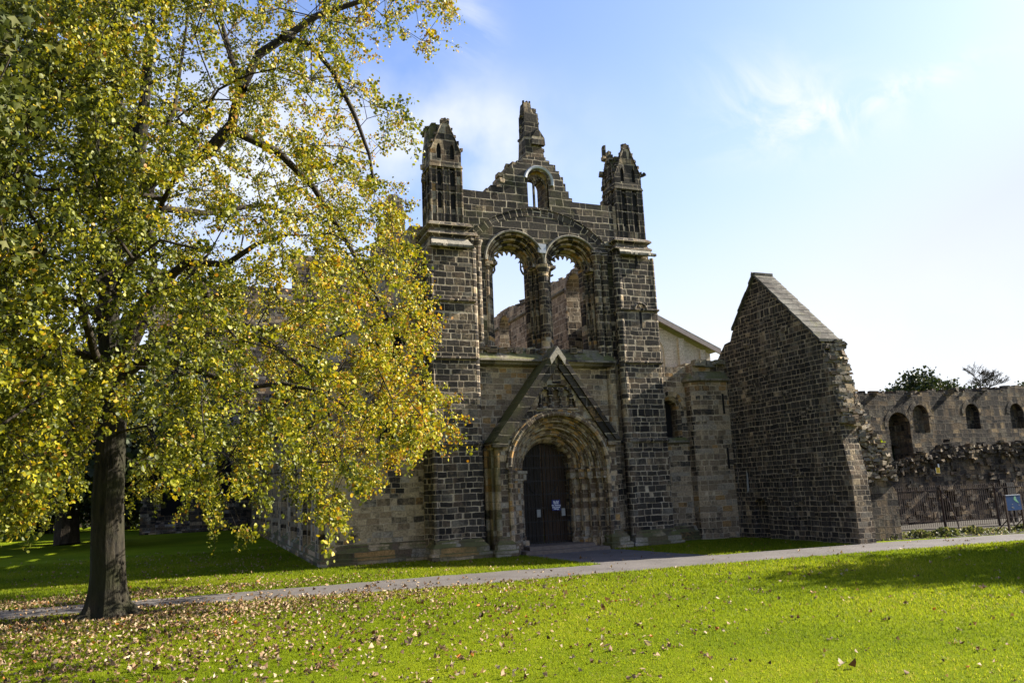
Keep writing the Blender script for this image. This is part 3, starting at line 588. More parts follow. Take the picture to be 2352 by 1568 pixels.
# --- stair towers with pinnacles
def pinnacle(par, x0, x1, y0, y1, mat, ruined, seed):
    R = random.Random(seed); m = MB(); w = x1 - x0; cx = (x0 + x1) / 2
    m.box(x0 + .06, x1 - .06, y0 + .06, y1 - .06, 12.2, 15.25, (.02, .02, .02, .02))
    m.box(x0 - .08, x1 + .08, y0 - .08, y1 + .08, 12.02, 12.26, (.08, .08, .08, .08))
    m.box(x0 - .06, x1 + .07, y0 - .07, y1 + .06, 14.56, 14.68, (.04, .04, .04, .04))
    for y, s in ((y0, 1), (y1, -1)):                                  # corner and middle piers leave two tall blind lancets a side, in three tiers
        for lx in (x0 + .10, cx, x1 - .10):
            m.box(lx - .10, lx + .10, min(y, y + s * .1), max(y, y + s * .1), 12.26, 14.72)
            m.lathe(lx - .12, y, [(.035, 0), (.035, 2.4)], 6, z=12.28); m.lathe(lx + .12, y, [(.035, 0), (.035, 2.4)], 6, z=12.28)
    for x, s in ((x0, 1), (x1, -1)):
        for f in (.1, .5, .9):
            ly = y0 + (y1 - y0) * f; m.box(min(x, x + s * .1), max(x, x + s * .1), ly - .1, ly + .1, 12.26, 14.72); m.lathe(x, ly - .12, [(.035, 0), (.035, 2.4)], 6, z=12.28)
    for z0, z1 in ((12.26, 12.9), (13.62, 13.82), (14.45, 14.9)):
        m.box(x0 + .012, x1 - .012, y0 + .012, y1 - .012, z0, z1)
    for f in (0.28, 0.72):                                           # pointed heads of the lancets
        lx = x0 + w * f
        for zt in (13.55, 14.40):
            m.slab([[(lx - .2, zt - .22), (lx - .13, zt - .22), (lx - .09, zt - .08), (lx, zt + .02), (lx + .09, zt - .08), (lx + .13, zt - .22), (lx + .2, zt - .22), (lx + .2, zt + .12), (lx - .2, zt + .12)]], (0, y0 + .012, 0), XAX, YAX, 0, .1)
            ly = y0 + (y1 - y0) * f
            m.slab([[(ly - .18, zt - .22), (ly - .12, zt - .22), (ly, zt + .02), (ly + .12, zt - .22), (ly + .18, zt - .22), (ly + .18, zt + .12), (ly - .18, zt + .12)]], (x0 + .012, 0, 0), YAX, XAX, 0, .1)
    # gabled head
    for k, y in enumerate((y0 - .02, y1 - .16)):
        top = (16.58 if not ruined else 16.62) if k == 0 else 16.3
        lan = [[(lx - .085, 14.9), (lx + .085, 14.9), (lx + .085, 15.36), (lx + .05, 15.47), (lx, 15.54), (lx - .05, 15.47), (lx - .085, 15.36)] for lx in (x0 + w * .28, x0 + w * .72)]
        m.slab([[(x0 - .01, 14.66), (x1 + .01, 14.66), (x1 + .02, 15.28), (cx + .13, top - .14), (cx + .07, top), (cx - .07, top + .02), (cx - .13, top - .14), (x0 - .02, 15.28)]] + lan, (0, y, 0), XAX, YAX, 0, .18)
        if k == 0:                                                    # raised gable moulding
            for sx in (-1, 1): m.tube([(cx + sx * (w / 2 + .0), y0 - .03, 15.22), (cx + sx * .12, y0 - .03, top - .16)], [.035, .03], 5)
    for k, x in enumerate((x0 - .02, x1 - .15)):
        cy = (y0 + y1) / 2; d_ = (y1 - y0)
        lan = [[(ly - .07, 14.9), (ly + .07, 14.9), (ly + .07, 15.36), (ly, 15.52), (ly - .07, 15.36)] for ly in (y0 + d_ * .3, y0 + d_ * .7)]
        zt = 16.25 if k == 0 else 15.9
        m.slab([[(y0 + .02, 14.66), (y1 - .02, 14.66), (y1 - .02, 15.35), (cy + .12, zt - .1), (cy, zt), (cy - .12, zt - .1), (y0 + .02, 15.35)]] + lan, (x, 0, 0), YAX, XAX, 0, .17)
    for sx in (-1, 1):                                                # crockets up the gable edges and the finial knobs
        for i in range(5):
            f = i / 4; x = cx + sx * ((w / 2 + .03) * (1 - f) + .14 * f); z = 15.36 + (16.42 - 15.36) * f
            m.rock((x, y0 + .02, z), .10, .13, .12, .3, R)
    for dx in (-.09, .03, .14): m.rock((cx + dx, y0 + .06, 16.57 + R.uniform(-.05, .05)), .08, .14, .12, .3, R)
    if ruined:
        m.tube([(x1, y0 + .1, 15.27), (x1 + .16, y0 + .05, 15.3), (x1 + .26, y0 + .03, 15.38)], [.09, .07, .10], 6)
        for i in range(30): m.rock((x0 + R.uniform(-.08, .12), R.uniform(y0 + .2, y1), R.uniform(13.9, 16.3)), R.uniform(.08, .22), R.uniform(.1, .25), R.uniform(.1, .26), .3, R)
        m.rock((x0, y1 - .3, 16.5), .16, .2, .5, .2, R); m.rock((x0 + .04, y1 - .3, 16.75), .1, .14, .2, .2, R)
    else:
        m.rock((x0 + .12, y1 - .3, 16.3), .36, .4, .22, .2, R)
        for z in (14.85, 14.3): m.rock((x0 - .06, y1 - .25, z), .16, .16, .18, .3, R)
    pn = m.build('pinnacle', mat, par)
    m = MB()                                                          # mossy stump of the broken spire between the gables
    if not ruined: m.box(x0 + .02, cx + .12, y0 + .16, y1 - .03, 15.42, 16.40, (.08, .02, .02, .06)); m.box(cx + .1, x1 - .04, y0 + .16, y1 - .03, 15.42, 16.2, (0, .42, .02, .06))
    else: m.box(x0 + .1, x1 - .06, y0 + .16, y1 - .06, 15.42, 16.12, (.08, .46, .05, .1))
    for i in range(14): m.rock((R.uniform(x0 + .1, cx), R.uniform(y0 + .25, y1 - .1), 16.38 - (.3 if ruined else 0) + R.uniform(-.04, .05)), R.uniform(.1, .3), .25, R.uniform(.06, .14), .3, R)
    m.build('spire_stump', M_MOSS, par)
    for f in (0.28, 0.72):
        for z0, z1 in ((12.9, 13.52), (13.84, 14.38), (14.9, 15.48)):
            m = MB(); lx = x0 + w * f; m.box(lx - .085, lx + .085, y0 + .052, y0 + .058, z0, z1); m.build('lancet_shade', M_VOID, par)  # near-black plate paints the shade in each blind lancet

def slit(par, pts, y, depth=.02):
    m = MB(); m.slab([pts], (0, y, 0), XAX, YAX, 0, .03); return m.build('arrow_slit', M_VOID, par)

for side in (-1, 1):
    x0, x1 = (-4.63, -3.02) if side < 0 else (3.22, 4.84)
    m = MB()
    XB = -4.78 if side < 0 else x0
    m.box(x0, x1, 0, 1.7, 0, 3.92); m.box(x0, x1, 0, 1.7, 3.92, 9.16)
    m.box(x0 + (0 if side < 0 else .02), x1 - .02, .03, 1.7, 9.16, 11.35)
    m.box(x0 + .06, x1 - .06, .22, 2.4, 11.35, 12.06)
    if side < 0: m.box(-4.56, -3.1, 1.7, 3.3, 0, 11.4, (0, 0, 0, 0)); m.box(-4.5, -3.3, 2.0, 2.9, 11.4, 12.0, (.1, .3, .1, .5))
    else: m.box(3.3, 4.80, 1.7, 3.3, 0, 11.6)
    tw = m.build('stair_tower', M_TOWER, CH)
    for z, pr in ((3.92, STR), (7.02, STR), (9.17, STR)):
        m = MB()
        xx = x1 + .0
        m.course([(x0, 3.3), (x0, 0), (x1, 0), (x1, .55)], z, pr)
        m.build('string_course', M_TOWER, tw)
    m = MB(); m.course([(x0 + .06, 2.4), (x0 + .06, .22), (x1 - .06, .22), (x1 - .06, .9)], 11.76, STR2); m.build('cornice', M_TOWER, tw); m = MB(); m.course([(x0 + .06, 2.4), (x0 + .06, .22), (x1 - .06, .22), (x1 - .06, .9)], 12.1, STR2)
    m.build('cornice', M_TOWER, tw)
    m = MB()                                                          # pale stone weathering slabs
    za, zb = (11.24, 11.66) if side < 0 else (11.5, 11.88)
    xa_, xb_, xc_, xd_ = (x0 - .02, x1 + .04, x1 - .10, x0 + .12) if side < 0 else (x0 + .02, x1 + .06, x1 - .14, x0 + .22)
    q = [(xa_, -.16, za), (xb_, -.16, za), (xc_, .26, zb), (xd_, .26, zb)]; L2 = math.hypot(.42, zb - za)
    m.face(q, [(q[0][0], 0), (q[1][0], 0), (q[2][0], L2), (q[3][0], L2)])
    lo_ = [(p[0], p[1], p[2] - .08) for p in q]
    for i in range(4):
        j = (i + 1) % 4; m.face([lo_[i], lo_[j], q[j], q[i]], [(i, 0), (i + 1, 0), (i + 1, .08), (i, .08)])
    for i in range(8):
        fx = (i + .5) / 8; m.rock((xa_ + (xb_ - xa_) * fx, -.15, za - .02), (xb_ - xa_) / 8.2, .14, .09, .12)
    m.build('weathering_roof', M_SLAB, tw)
    m = MB()                                                          # nook shafts up the tower corners
    if side > 0:
        m.lathe(x0 - .02, .12, [(.17, 0), (.17, 11.4)], 12)
        m.lathe(x1 + .0, .1, [(.09, 0), (.09, 11.4)], 8)
    else:
        m.lathe(x0 + .0, .06, [(.1, 0), (.1, 11.2)], 8); m.lathe(x0 - .03, .95, [(.15, 0), (.15, 11.2)], 10); m.lathe(x1 + .05, .25, [(.17, 0), (.17, 11.3)], 12)
    m.build('nook_shaft', M_TOWER, tw)
    if side < 0: pinnacle(tw, -4.42, -3.2, .5, 1.6, M_PIN, False, 5)
    else: pinnacle(tw, 3.68, 4.92, .6, 1.7, M_PIND, True, 6)
    if side > 0:
        slit(tw, [(4.02, 10.9), (4.1, 10.9), (4.1, 11.5), (4.02, 11.5)], -.004)
        slit(tw, [(4.01, 8.42), (4.12, 8.42), (4.12, 9.2), (4.065, 9.32), (4.01, 9.2)], -.004)
        m = MB(); m.arch(4.065, 9.17, .27, [(-.04, .0), (-.05, -.08), (.0, -.11), (.05, -.06), (.05, .0)], n=16); m.build('slit_hood', M_TOWER, tw)
# raised mossy block at the foot of the right tower top
m = MB(); m.box(2.95, 3.45, .5, 1.4, 11.95, 12.7, (.05, .25, .35, .1)); m.build('mossy_stub', M_LEDGE, CH)
m = MB()
m.course([(-3.02, .6), (-2.44, .6)], 3.92, STR); m.build('string_course', M_TOWER, CH); m = MB(); m.course([(2.4, .6), (3.22, .6)], 3.92, STR); m.build('string_course', M_TOWER, CH)
m = MB(); m.course([(-2.6, .6), (-3.0, .6)][::-1], 11.9, STR2); m.build('impost', M_TOWER, CH); m = MB(); m.course([(2.3, .6), (3.0, .6)], 11.62, STR2); m.build('impost', M_TOWER, CH)

# --- the porch: gabled, five recessed orders
m = MB()
pout = [(-2.42, 0), (-2.42, 3.98), (.04, 7.22), (2.36, 3.98), (2.36, 0)]
nich = [(-.80, 5.2), (.80, 5.2), (.66, 5.72), (.36, 6.05), (-.30, 6.05), (-.64, 5.72)]
m.slab([pout, arch_hole(-.01, 3.0, 2.05, 0.0, 36), nich], (0, -.3, 0), XAX, YAX, 0, .89)
m.slab([nich], (0, -.12, 0), XAX, YAX, 0, .02)
porch = m.build('porch', M_PORTAL, CH)
m = MB()
for r0, y0, r1 in ((2.05, -.30, 1.86), (1.86, -.02, 1.65), (1.65, .25, 1.43), (1.43, .52, 1.21), (1.21, .80, .98)):
    pass
pr = [(1.09, -.32), (1.07, -.38), (1.0, -.40), (.93, -.36), (.93, -.10), (.90, -.06), (.88, -.03), (.72, -.03), (.72, .24), (.50, .24), (.50, .50), (.28, .50), (.28, .78), (.1, .78), (.02, .9), (0, 1.0), (0, 1.5)]
m.arch(0, 3.0, .98, pr, zb=.05, n=40)
for r, y in ((2.0, -.27), (1.80, -.02), (1.6, .23), (1.37, .5), (1.15, .77), (1.90, -.12), (1.70, .12), (1.48, .38), (1.26, .64)):
    rr = .062 if y in (-.27, -.02, .23, .5, .77) else .04
    cp = [(rr * math.cos(k * math.pi / 4), rr * math.sin(k * math.pi / 4)) for k in range(8)]
    m.arch(0, 3.0, r, cp, n=36, o=(0, y, 0), closed=True, smooth=True)
orders = m.build('arch_moulding', M_PORTAL, porch)
for sd in (-1, 1):
    m = MB()
    for r, y in ((1.95, -.17), (1.76, .08), (1.54, .36), (1.31, .63), (1.08, .9)):
        x = sd * r; rr = .085
        m.lathe(x, y, [(rr * 1.8, -.1), (rr * 1.9, .16), (rr * 1.3, .24), (rr * 1.5, .32), (rr, .38), (rr, 2.2), (rr * 1.15, 2.22), (rr * 1.15, 2.27), (rr, 2.3), (rr * 1.9, 2.5), (rr * 1.95, 2.62)], n=10, z=.2)
        m.box(x - .17, x + .17, y - .14, y + .16, 2.58, 2.84); m.box(x - .2, x + .2, y - .17, y + .19, 2.84, 2.94)
        m.rock((x, y - .02, .2), .34, .34, .42, .12)
    m.build('jamb_capital', M_PORTAL, porch)
# gable coping: black raked stones with a new pale apex
def chev(m, a, b, y0, y1, up=0.0):
    m.slab([[a[0], a[1], b[1], b[0]]], (0, y0, 0), XAX, YAX, 0, y1 - y0)
Lo, Li, Ro, Ri, Ap, Ai = (-2.62, 3.98), (-2.08, 3.98), (2.50, 3.98), (2.02, 3.98), (.05, 7.46), (.05, 6.76)
def lerp(a, b, t): return (a[0] + (b[0] - a[0]) * t, a[1] + (b[1] - a[1]) * t)
T1 = .86
m = MB()
chev(m, (Lo, Li), (lerp(Lo, Ap, .93), lerp(Li, Ai, .98)), -.44, .64); chev(m, (Ro, Ri), (lerp(Ro, Ap, .9), lerp(Ri, Ai, .98)), -.44, .64)
chev(m, (lerp(Lo, Ap, 0), lerp(Lo, Li, .42)), (lerp(Lo, Ap, .93), lerp(lerp(Lo, Ap, .95), lerp(Li, Ai, .98), .42)), -.52, -.438)
chev(m, (lerp(Ro, Ap, 0), lerp(Ro, Ri, .42)), (lerp(Ro, Ap, .9), lerp(lerp(Ro, Ap, .92), lerp(Ri, Ai, .98), .42)), -.52, -.438)
m.box(-2.66, -2.06, -.46, .6, 3.78, 3.982); m.box(1.98, 2.52, -.46, .6, 3.78, 3.982)
m.build('gable_coping', M_RAKE, porch)
m = MB()
chev(m, (lerp(Lo, Ap, .86), lerp(Li, Ai, .905)), (Ap, Ai), -.535, -.43) if False else None
m.slab([[lerp(Lo, Ap, .87), Ap, lerp(Ro, Ap, .87), lerp(lerp(Ro, Ap, .87), lerp(Ri, Ai, .9), .45), lerp(Ap, Ai, .42), lerp(lerp(Lo, Ap, .87), lerp(Li, Ai, .9), .45)]], (0, -.545, .015), XAX, YAX, 0, .12)
m.build('apex_stone', M_NEW, porch)
m = MB()
for t0, t1, a, b in ((.87, 1.0, Lo, Ap), (.87, 1.0, Ro, Ap)):
    p, q = lerp(a, b, t0), lerp(a, b, t1); dx = .0
    m.slab([[p, q, (q[0], q[1] + .06), (p[0], p[1] + .06)]], (0, -.42, .012), XAX, YAX, 0, 1.0)
m.build('apex_cap', M_LEDGE, porch)
# blind arcade in the gable
m = MB()
for x in (-.62, -.22, .2, .62): m.lathe(x, -.22, [(.085, 0), (.085, .05), (.06, .1), (.052, .12), (.052, .46 if abs(x) < .4 else .36)], 8, z=5.2); m.rock((x, -.22, 5.72 if abs(x) < .4 else 5.62), .17, .16, .14, .15)
for c0 in (-.42, -.01, .41): m.arch(c0, 5.74, .19, [(-.04, -.06), (.05, -.06), (.05, .1), (-.04, .1)], n=12, o=(0, -.25, 0), closed=True)
m.box(-.84, .84, -.36, -.26, 5.12, 5.2)
m.slab([[(-.14, 6.1), (.2, 6.1), (.2, 6.42), (-.14, 6.42)]], (0, -.34, 0), XAX, YAX, 0, .03)
m.build('niche_arcade', M_ORDER, porch)
m = MB(); m.arch(0, 3.0, 2.08, [(-.02, 0), (-.03, -.07), (.02, -.09), (.05, -.05), (.05, 0)], n=44, o=(0, -.3, 0)); m.build('hood_mould', M_PORTAL, porch)
m = MB()                                                              # porch side pilasters and plinth
for x0, x1 in ((-2.62, -2.40),):
    m.box(x0, x1, -.12, .3, 0, 3.8); m.lathe(-2.44, -.26, [(.11, 0), (.11, 3.8)], 10); m.lathe(-2.62, .36, [(.1, 0), (.1, 3.8)], 10)
m.build('corner_shaft', M_PLINTH, porch)
m = MB(); m.course([(-2.42, .55), (-2.42, -.3), (-2.06, -.3), (-1.9, .0)], 0, PLI); m.build('plinth', M_PLINTH, porch); m = MB(); m.course([(1.95, .0), (2.02, -.3), (2.4, -.3), (2.4, .55)], 0, PLI)
m.build('plinth', M_PLINTH, porch)
# doorstep and door
m = MB(); m.box(-1.62, 1.72, -.62, .3, 0, .12, (.03, .03, .04, 0)); m.box(-1.3, 1.35, -.2, 1.5, .12, .24, (.03, .03, .05, 0)); m.build('doorstep', M_STEP, porch)
for sd in (-1, 1):
    m = MB()
    xs = [(-.99, -.02), (.02, .99)][sd > 0]; pts = []
    for i in range(13):
        x = xs[0] + (xs[1] - xs[0]) * i / 12; pts.append((x, 3.0 + math.sqrt(max(0, .99 ** 2 - x * x))))
    m.slab([[(xs[0], .25)] + pts + [(xs[1], .25)]], (0, 1.42, 0), XAX, YAX, 0, .07)
    for i in range(6):
        x = xs[0] + (xs[1] - xs[0]) * (i + .5) / 6; h = 3.0 + math.sqrt(max(0, .97 ** 2 - x * x)); m.box(x - .07, x + .07, 1.395, 1.42, .27, h - .05, (.01, .01, .0, .0))
    m.build('door_leaf', M_WOOD2 if sd > 0 else M_WOOD, porch)
    m = MB(); m.tube([(sd * .12, 1.39, 2.0), (sd * .3, 1.38, 2.06), (sd * .5, 1.38, 2.22), (sd * .62, 1.385, 2.42)], .018, 5); m.build('hinge', M_BLACK, porch)
m = MB()                                                              # iron grille gate in front of the door
gy = 1.05
for i in range(19):
    x = -.95 + 1.9 * i / 18; h = 3.0 + math.sqrt(max(0, .97 ** 2 - x * x)); m.tube([(x, gy, .16), (x, gy, h - .02)], .017 if i in (0, 9, 18) else .008, 5, False)
for z in (.3, .55, 1.05, 1.55, 2.05, 2.55, 3.05, 3.5): 
    hw = .96 if z < 3 else math.sqrt(max(0, .96 ** 2 - (z - 3) ** 2)); m.box(-hw, hw, gy - .01, gy + .01, z - .012, z + .012)
m.build('iron_gate', M_BLACK, porch)

# --- plinths and strings of towers and aisles, aisle fronts
m = MB(); m.course([(-8.2, 44), (-8.2, .82), (-7.55, .82), (-7.55, 1.0), (-4.63, 1.0), (-4.63, 0), (-3.02, 0), (-3.02, .6), (-2.42, .6)], 0, PLI); m.build('plinth', M_PLINTH, CH)
m = MB(); m.course([(2.4, .6), (3.22, .6), (3.22, 0), (4.84, 0), (4.84, 1.0), (6.65, 1.0)], -.1, PLI); m.build('plinth', M_PLINTH, CH)
for side in (-1, 1):
    m = MB()
    if side < 0:
        ol = [(-8.1, 0), (-8.1, 6.6), (-7.6, 7.1), (-4.6, 7.05), (-4.6, 0)]; ax = -6.0
    else:
        ol = [(4.8, 0)] + ragged([(4.8, 7.05), (6.7, 7.05)], .42, .03, 9) + [(6.7, 7.05), (6.7, 0)]; ax = 5.78
    m.slab([ol, arch_hole(ax, 5.3, .47, 3.98)], (0, 1.0, 0), XAX, YAX, 0, .9)
    if side < 0: m.box(-8.23, -7.55, .82, 1.9, 0, 6.5, (0, 0, 0, .1))
    aw = m.build('aisle_wall', M_AISLE if side < 0 else M_FRONT, CH)
    m = MB(); m.arch(ax, 5.3, .36, [(.12, -.01), (.0, .1), (-.02, .3), (-.02, .9)], zb=3.98, n=18, o=(0, 1.0, 0)); m.arch(ax, 5.3, .62, [(-.1, 0), (-.1, -.04), (.0, -.06), (.08, -.09), (.1, -.02), (.1, 0)], n=20, o=(0, 1.0, 0))
    m.build('window_surround', M_PORTAL, aw)
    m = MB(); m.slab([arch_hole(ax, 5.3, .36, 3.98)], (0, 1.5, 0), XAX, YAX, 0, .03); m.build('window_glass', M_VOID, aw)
    m = MB(); m.course([(ax - .6, 1.0), (ax + .62, 1.0)], 3.95, [(0, .16), (.14, .02), (.14, -.06), (0, -.1)]); m.build('window_sill', M_LEDGE, aw)
    m = MB(); m.course([(-8.2, 44), (-8.2, .82), (-7.55, .82), (-7.55, 1.0), (-4.63, 1.0)] if side < 0 else [(4.84, 1.0), (6.6, 1.0)], 3.9, STR); m.build('string_course', M_LEDGE, aw)
    # modern lean-to aisle roof and cream infill wall
    s = side; x_hi, z_hi, x_lo, z_lo = (4.86, 9.87, 9.15, 7.95) if s > 0 else (-4.5, 9.55, -8.7, 7.85)
    m = MB(); m.slab([[(x_hi, 6.9), (x_hi, z_hi - .25), (x_lo - s * .35, z_lo - .1), (x_lo - s * .35, 6.9)]], (0, 2.1, 0), XAX, YAX, 0, .25)
    inf = m.build('infill_wall', M_CREAM, CH)
    for px in (7.25, 8.35): m = MB(); m.box(s * px - .14, s * px + .14, 1.98, 2.1, 6.95, (z_hi + (z_lo - z_hi) * (px - 4.86) / 4.3) - .3); m.build('pilaster', M_CREAM, inf)
    m = MB(); m.arch(s * 5.75, 7.9, .62, [(0, 0), (0, -.05), (.14, -.05), (.14, 0)], zb=6.95, n=18, o=(0, 2.1, 0)); m.build('window_surround', M_CREAM, inf)
    m = MB(); m.slab([arch_hole(s * 5.75, 7.9, .5, 6.95)], (0, 2.09, 0), XAX, YAX, 0, .005); m.build('window_glass', M_VOID, inf)
    m = MB(); L = math.hypot(x_lo - x_hi, z_lo - z_hi)
    a, b = (x_hi, z_hi), (x_lo, z_lo)
    m.slab([[a, b, (b[0], b[1] + .1), (a[0], a[1] + .1)]], (0, 1.75, 0), XAX, YAX, 0, 40); rf = m.build('aisle_roof', M_SLATE, CH)
    m = MB(); m.slab([[(a[0], a[1] - .17), (b[0], b[1] - .17), (b[0], b[1] - .002), (a[0], a[1] - .002)]], (0, 1.72, 0), XAX, YAX, 0, .1); m.build('verge_board', M_VERGE, rf)

# --- long north aisle wall with pilasters, clerestories, transept, crossing tower
m = MB(); holes = []
ol = [(1.2, 0), (1.2, 7.0), (42, 7.0), (42, 0)]
hs = [arch_hole(4.2 + 4.6 * i, 5.2, .55, 4.1) for i in range(8)]
m.slab([ol] + hs, (-8.2, 0, 0), YAX, XAX, 0, .9)
for i in range(9):
    y = 1.9 + 4.6 * i; m.box(-8.42, -8.2, y - .5, y + .5, 0, 6.7, (.0, 0, 0, 0)); m.box(-8.32, -8.2, y + 1.05, y + 1.2, 0, 3.85); m.box(-8.32, -8.2, y + 3.4, y + 3.55, 0, 3.85)
nw = m.build('north_wall', M_AISLE, CH)
for i in range(8):
    m = MB(); m.slab([arch_hole(4.2 + 4.6 * i, 5.2, .54, 4.1)], (-7.8, 0, 0), YAX, XAX, 0, .05); m.build('window_glass', M_VOID, nw)
for s in (-1, 1):
    m = MB()
    xa = 4.0 if s > 0 else -4.9
    top = ragged([(1.9, 12.6), (5.0, 12.55), (6.4, 12.3), (8.4, 12.45), (12, 12.2), (14, 12.62), (16.6, 12.55), (25, 12.3), (33, 12.5), (42, 12.3)], .55, .05, 20 + s)
    m.slab([[(1.9, 0)] + top + [(42, 0)]] + [arch_hole(5.7 + 4.6 * i, 11.5, .78, 8.2) for i in range(8)], (xa, 0, 0), YAX, XAX, 0, .9)
    cw = m.build('clerestory_wall', M_NAVE, CH)
    for i in range(8):
        y = 5.7 + 4.6 * i
        m = MB(); m.arch(y, 11.5, .80, [(-.03, .0), (-.03, -.04), (.13, -.04), (.13, .0)], zb=8.2, n=18, o=(4.0 if s > 0 else -4.0, 0, 0), ud=YAX, nd=(s, 0, 0)); m.build('window_arch', M_PORTAL, cw)
    m = MB()
    for i in range(9):
        y0 = 2.0 if i == 0 else 5.7 + 4.6 * (i - 1) + .95; y1 = 5.7 + 4.6 * i - .95
        if i == 8: y1 = 41.9
        pts = [(4.0 if s > 0 else -4.0, y) for y in ((y1, y0) if s < 0 else (y0, y1))]
        m = MB(); m.course(pts if s < 0 else pts[::-1], 11.66, STR2); m.build('string_course', M_LEDGE, cw)
    m = MB()
    for i in range(160):
        y = rng.uniform(2, 40); m.rock((xa + rng.uniform(.1, .8), y, 12.40 + rng.uniform(-.1, .1)), rng.uniform(.15, .35), rng.uniform(.2, .45), rng.uniform(.1, .22))
    m.build('broken_wall_head', M_LEDGE, cw)
m = MB(); m.box(-16.2, -8.8, 42, 56, 0, 20.4); m.box(-8.8, 0, 42.1, 44, 0, 20.4); m.box(-16.5, -15.4, 41.6, 42.6, 0, 21.3); m.box(-12.9, -12.0, 41.6, 42.1, 0, 18)
tr = m.build('transept', M_TRANSEPT, CH)
for x, z in ((-14.3, 12.5), (-10.6, 12.5), (-14.3, 4.0), (-10.6, 5.0)):
    m = MB(); m.slab([arch_hole(x, z, .75, z - 2.6)], (0, 41.985, 0), XAX, YAX, 0, .01); m.build('window_opening', M_VOID, tr)
m = MB(); m.course([(-16.2, 42), (-8.6, 42)], 9.5, STR2); m.build('string_course', M_TRANSEPT, tr); m = MB(); m.course([(-16.2, 42), (-8.6, 42)], .0, [(0, .9), (.3, .6), (.3, .3), (.5, .2), (.5, 0)]); m.build('plinth', M_TRANSEPT, tr)
m = MB()
ct = [(2.6, 14), (2.6, 26.2), (3.3, 26.2), (3.3, 28.4), (3.95, 28.4), (3.95, 30.9), (4.25, 31.3), (5.0, 31.3), (5.2, 31.0), (5.55, 31.0), (5.55, 29.9), (5.75, 29.7), (5.75, 14)]
m.slab([ct], (0, 45, 0), XAX, YAX, 0, 1.6); m.box(-4.8, 5.6, 45.2, 46.6, 12, 24.5); m.build('crossing_tower', M_TRANSEPT, CH)

# ------------------------------------------------------------------ west range: north gable wall with its torn west end
GB = thing('ruined_gable_wall', (8.6, -2, 0), 'tall ruined gable wall of rough black stone with a pale slab coping and torn right edge', 'ruin')
m = MB()
gl = [(.85, 0), (.95, 7.35), (.35, 7.95), (-.05, 8.0), (-.2, 8.3), (-1.3, 9.55), (-1.36, 9.75), (-2.0, 10.28), (-5.13, 7.05)]
gr = [(-5.25, 6.5), (-5.3, 6.1), (-5.45, 5.5), (-5.5, 5.0), (-5.62, 4.55), (-5.55, 4.1), (-5.6, 3.4), (-5.72, 2.6), (-5.8, 2.3), (-5.82, 0)]
m.slab([gl + gr, arch_hole(-.95, 1.12, .42, .0, 12)], (8.3, 0, 0), YAX, XAX, 0, .72)
m.slab([arch_hole(-.95, 1.12, .43, .0, 12)], (8.6, 0, 0), YAX, XAX, 0, .05)
m.slab([[(-3.6, 2.35), (-3.2, 2.85), (-2.8, 3.0), (-2.35, 2.8), (-2.1, 2.4), (-2.25, 2.35), (-2.5, 2.65), (-2.8, 2.78), (-3.15, 2.65), (-3.45, 2.3)]], (8.3, 0, 0), YAX, XAX, -.025, .0)
for (u0, z0, u1, z1) in ((-2.9, 0, -2.2, 8.9), (-4.6, 0, -4.2, 6.6), (.25, 0, .85, 7.3)): m.box(8.3 - .09, 8.3, u0, u1, 0, z1, (.06, 0, .03, .03))
R5 = random.Random(5)
for i in range(45):                                                   # stones standing proud of the rough face
    u = R5.uniform(-5.3, .8); z = R5.uniform(.2, 9.2)
    if z > 10.2 - abs(u + 2) * 1.05: continue
    m.rock((8.335, u, z), .12, R5.uniform(.25, .4), R5.uniform(.16, .22), .15, R5, rot=0)
gw_ = m.build('gable_masonry', M_GABLE, GB)
m = MB()                                                              # roofing slabs over the gable
def rake(m, u0, z0, u1, z1, t=.11, x0=8.18, x1=9.12, n=12):
    for i in range(n):
        a, b = i / n, (i + 1) / n + .02; lift = .025
        p = (u0 + (u1 - u0) * a, z0 + (z1 - z0) * a + lift); q = (u0 + (u1 - u0) * b, z0 + (z1 - z0) * b)
        dx = R5.uniform(-.03, .03)
        m.slab([[p, q, (q[0], q[1] + t), (p[0], p[1] + t)]], (x0 + dx, 0, 0), YAX, XAX, 0, x1 - x0)
rake(m, -5.22, 6.99, -1.98, 10.32); rake(m, -.3, 8.38, -1.98, 10.28, n=6); m.box(8.2, 9.1, -2.12, -1.86, 10.33, 10.43)
m.build('coping_slab', M_COPE, GB)
m = MB()
stub = [(8.45, 0), (8.45, 6.3), (8.95, 6.2), (9.0, 5.4), (9.1, 4.9), (9.05, 4.4), (9.5, 4.0), (9.65, 3.6), (9.9, 3.3), (9.95, 2.9), (10.1, 2.35), (9.4, 2.2), (10.72, 2.0), (10.72, 0)]
stub = [(8.45, 0), (8.45, 6.3), (8.95, 6.2), (9.05, 5.0), (9.15, 4.3), (9.55, 3.7), (9.95, 3.0), (10.2, 2.3), (10.75, 2.0), (10.72, 0)]
m.slab([stub], (0, -5.0, 0), XAX, YAX, 0, 1.1); m.slab([[(8.9, 0), (9.0, 2.15), (9.9, 2.2), (10.5, 1.95), (10.74, 1.6), (10.72, 0)]], (0, -5.35, 0), XAX, YAX, 0, .4)
m.build('west_wall_stub', M_RANGE, GB)
m = MB()
for i in range(800):                                                  # the torn rubble core
    t = R5.random(); z = 7.0 - t * 4.9; w = .3 + max(0, (t - .3)) * 1.9
    x = 8.85 + R5.random() * w + max(0, t - .45) * .6; y = -5.0 - R5.random() * .32 - .25 * t
    s_ = R5.uniform(.07, .21); m.rock((min(x, 10.7), y, z + R5.uniform(-.1, .1)), s_ * 1.3, s_ * 1.1, s_ * R5.uniform(.4, .8), .32, R5)
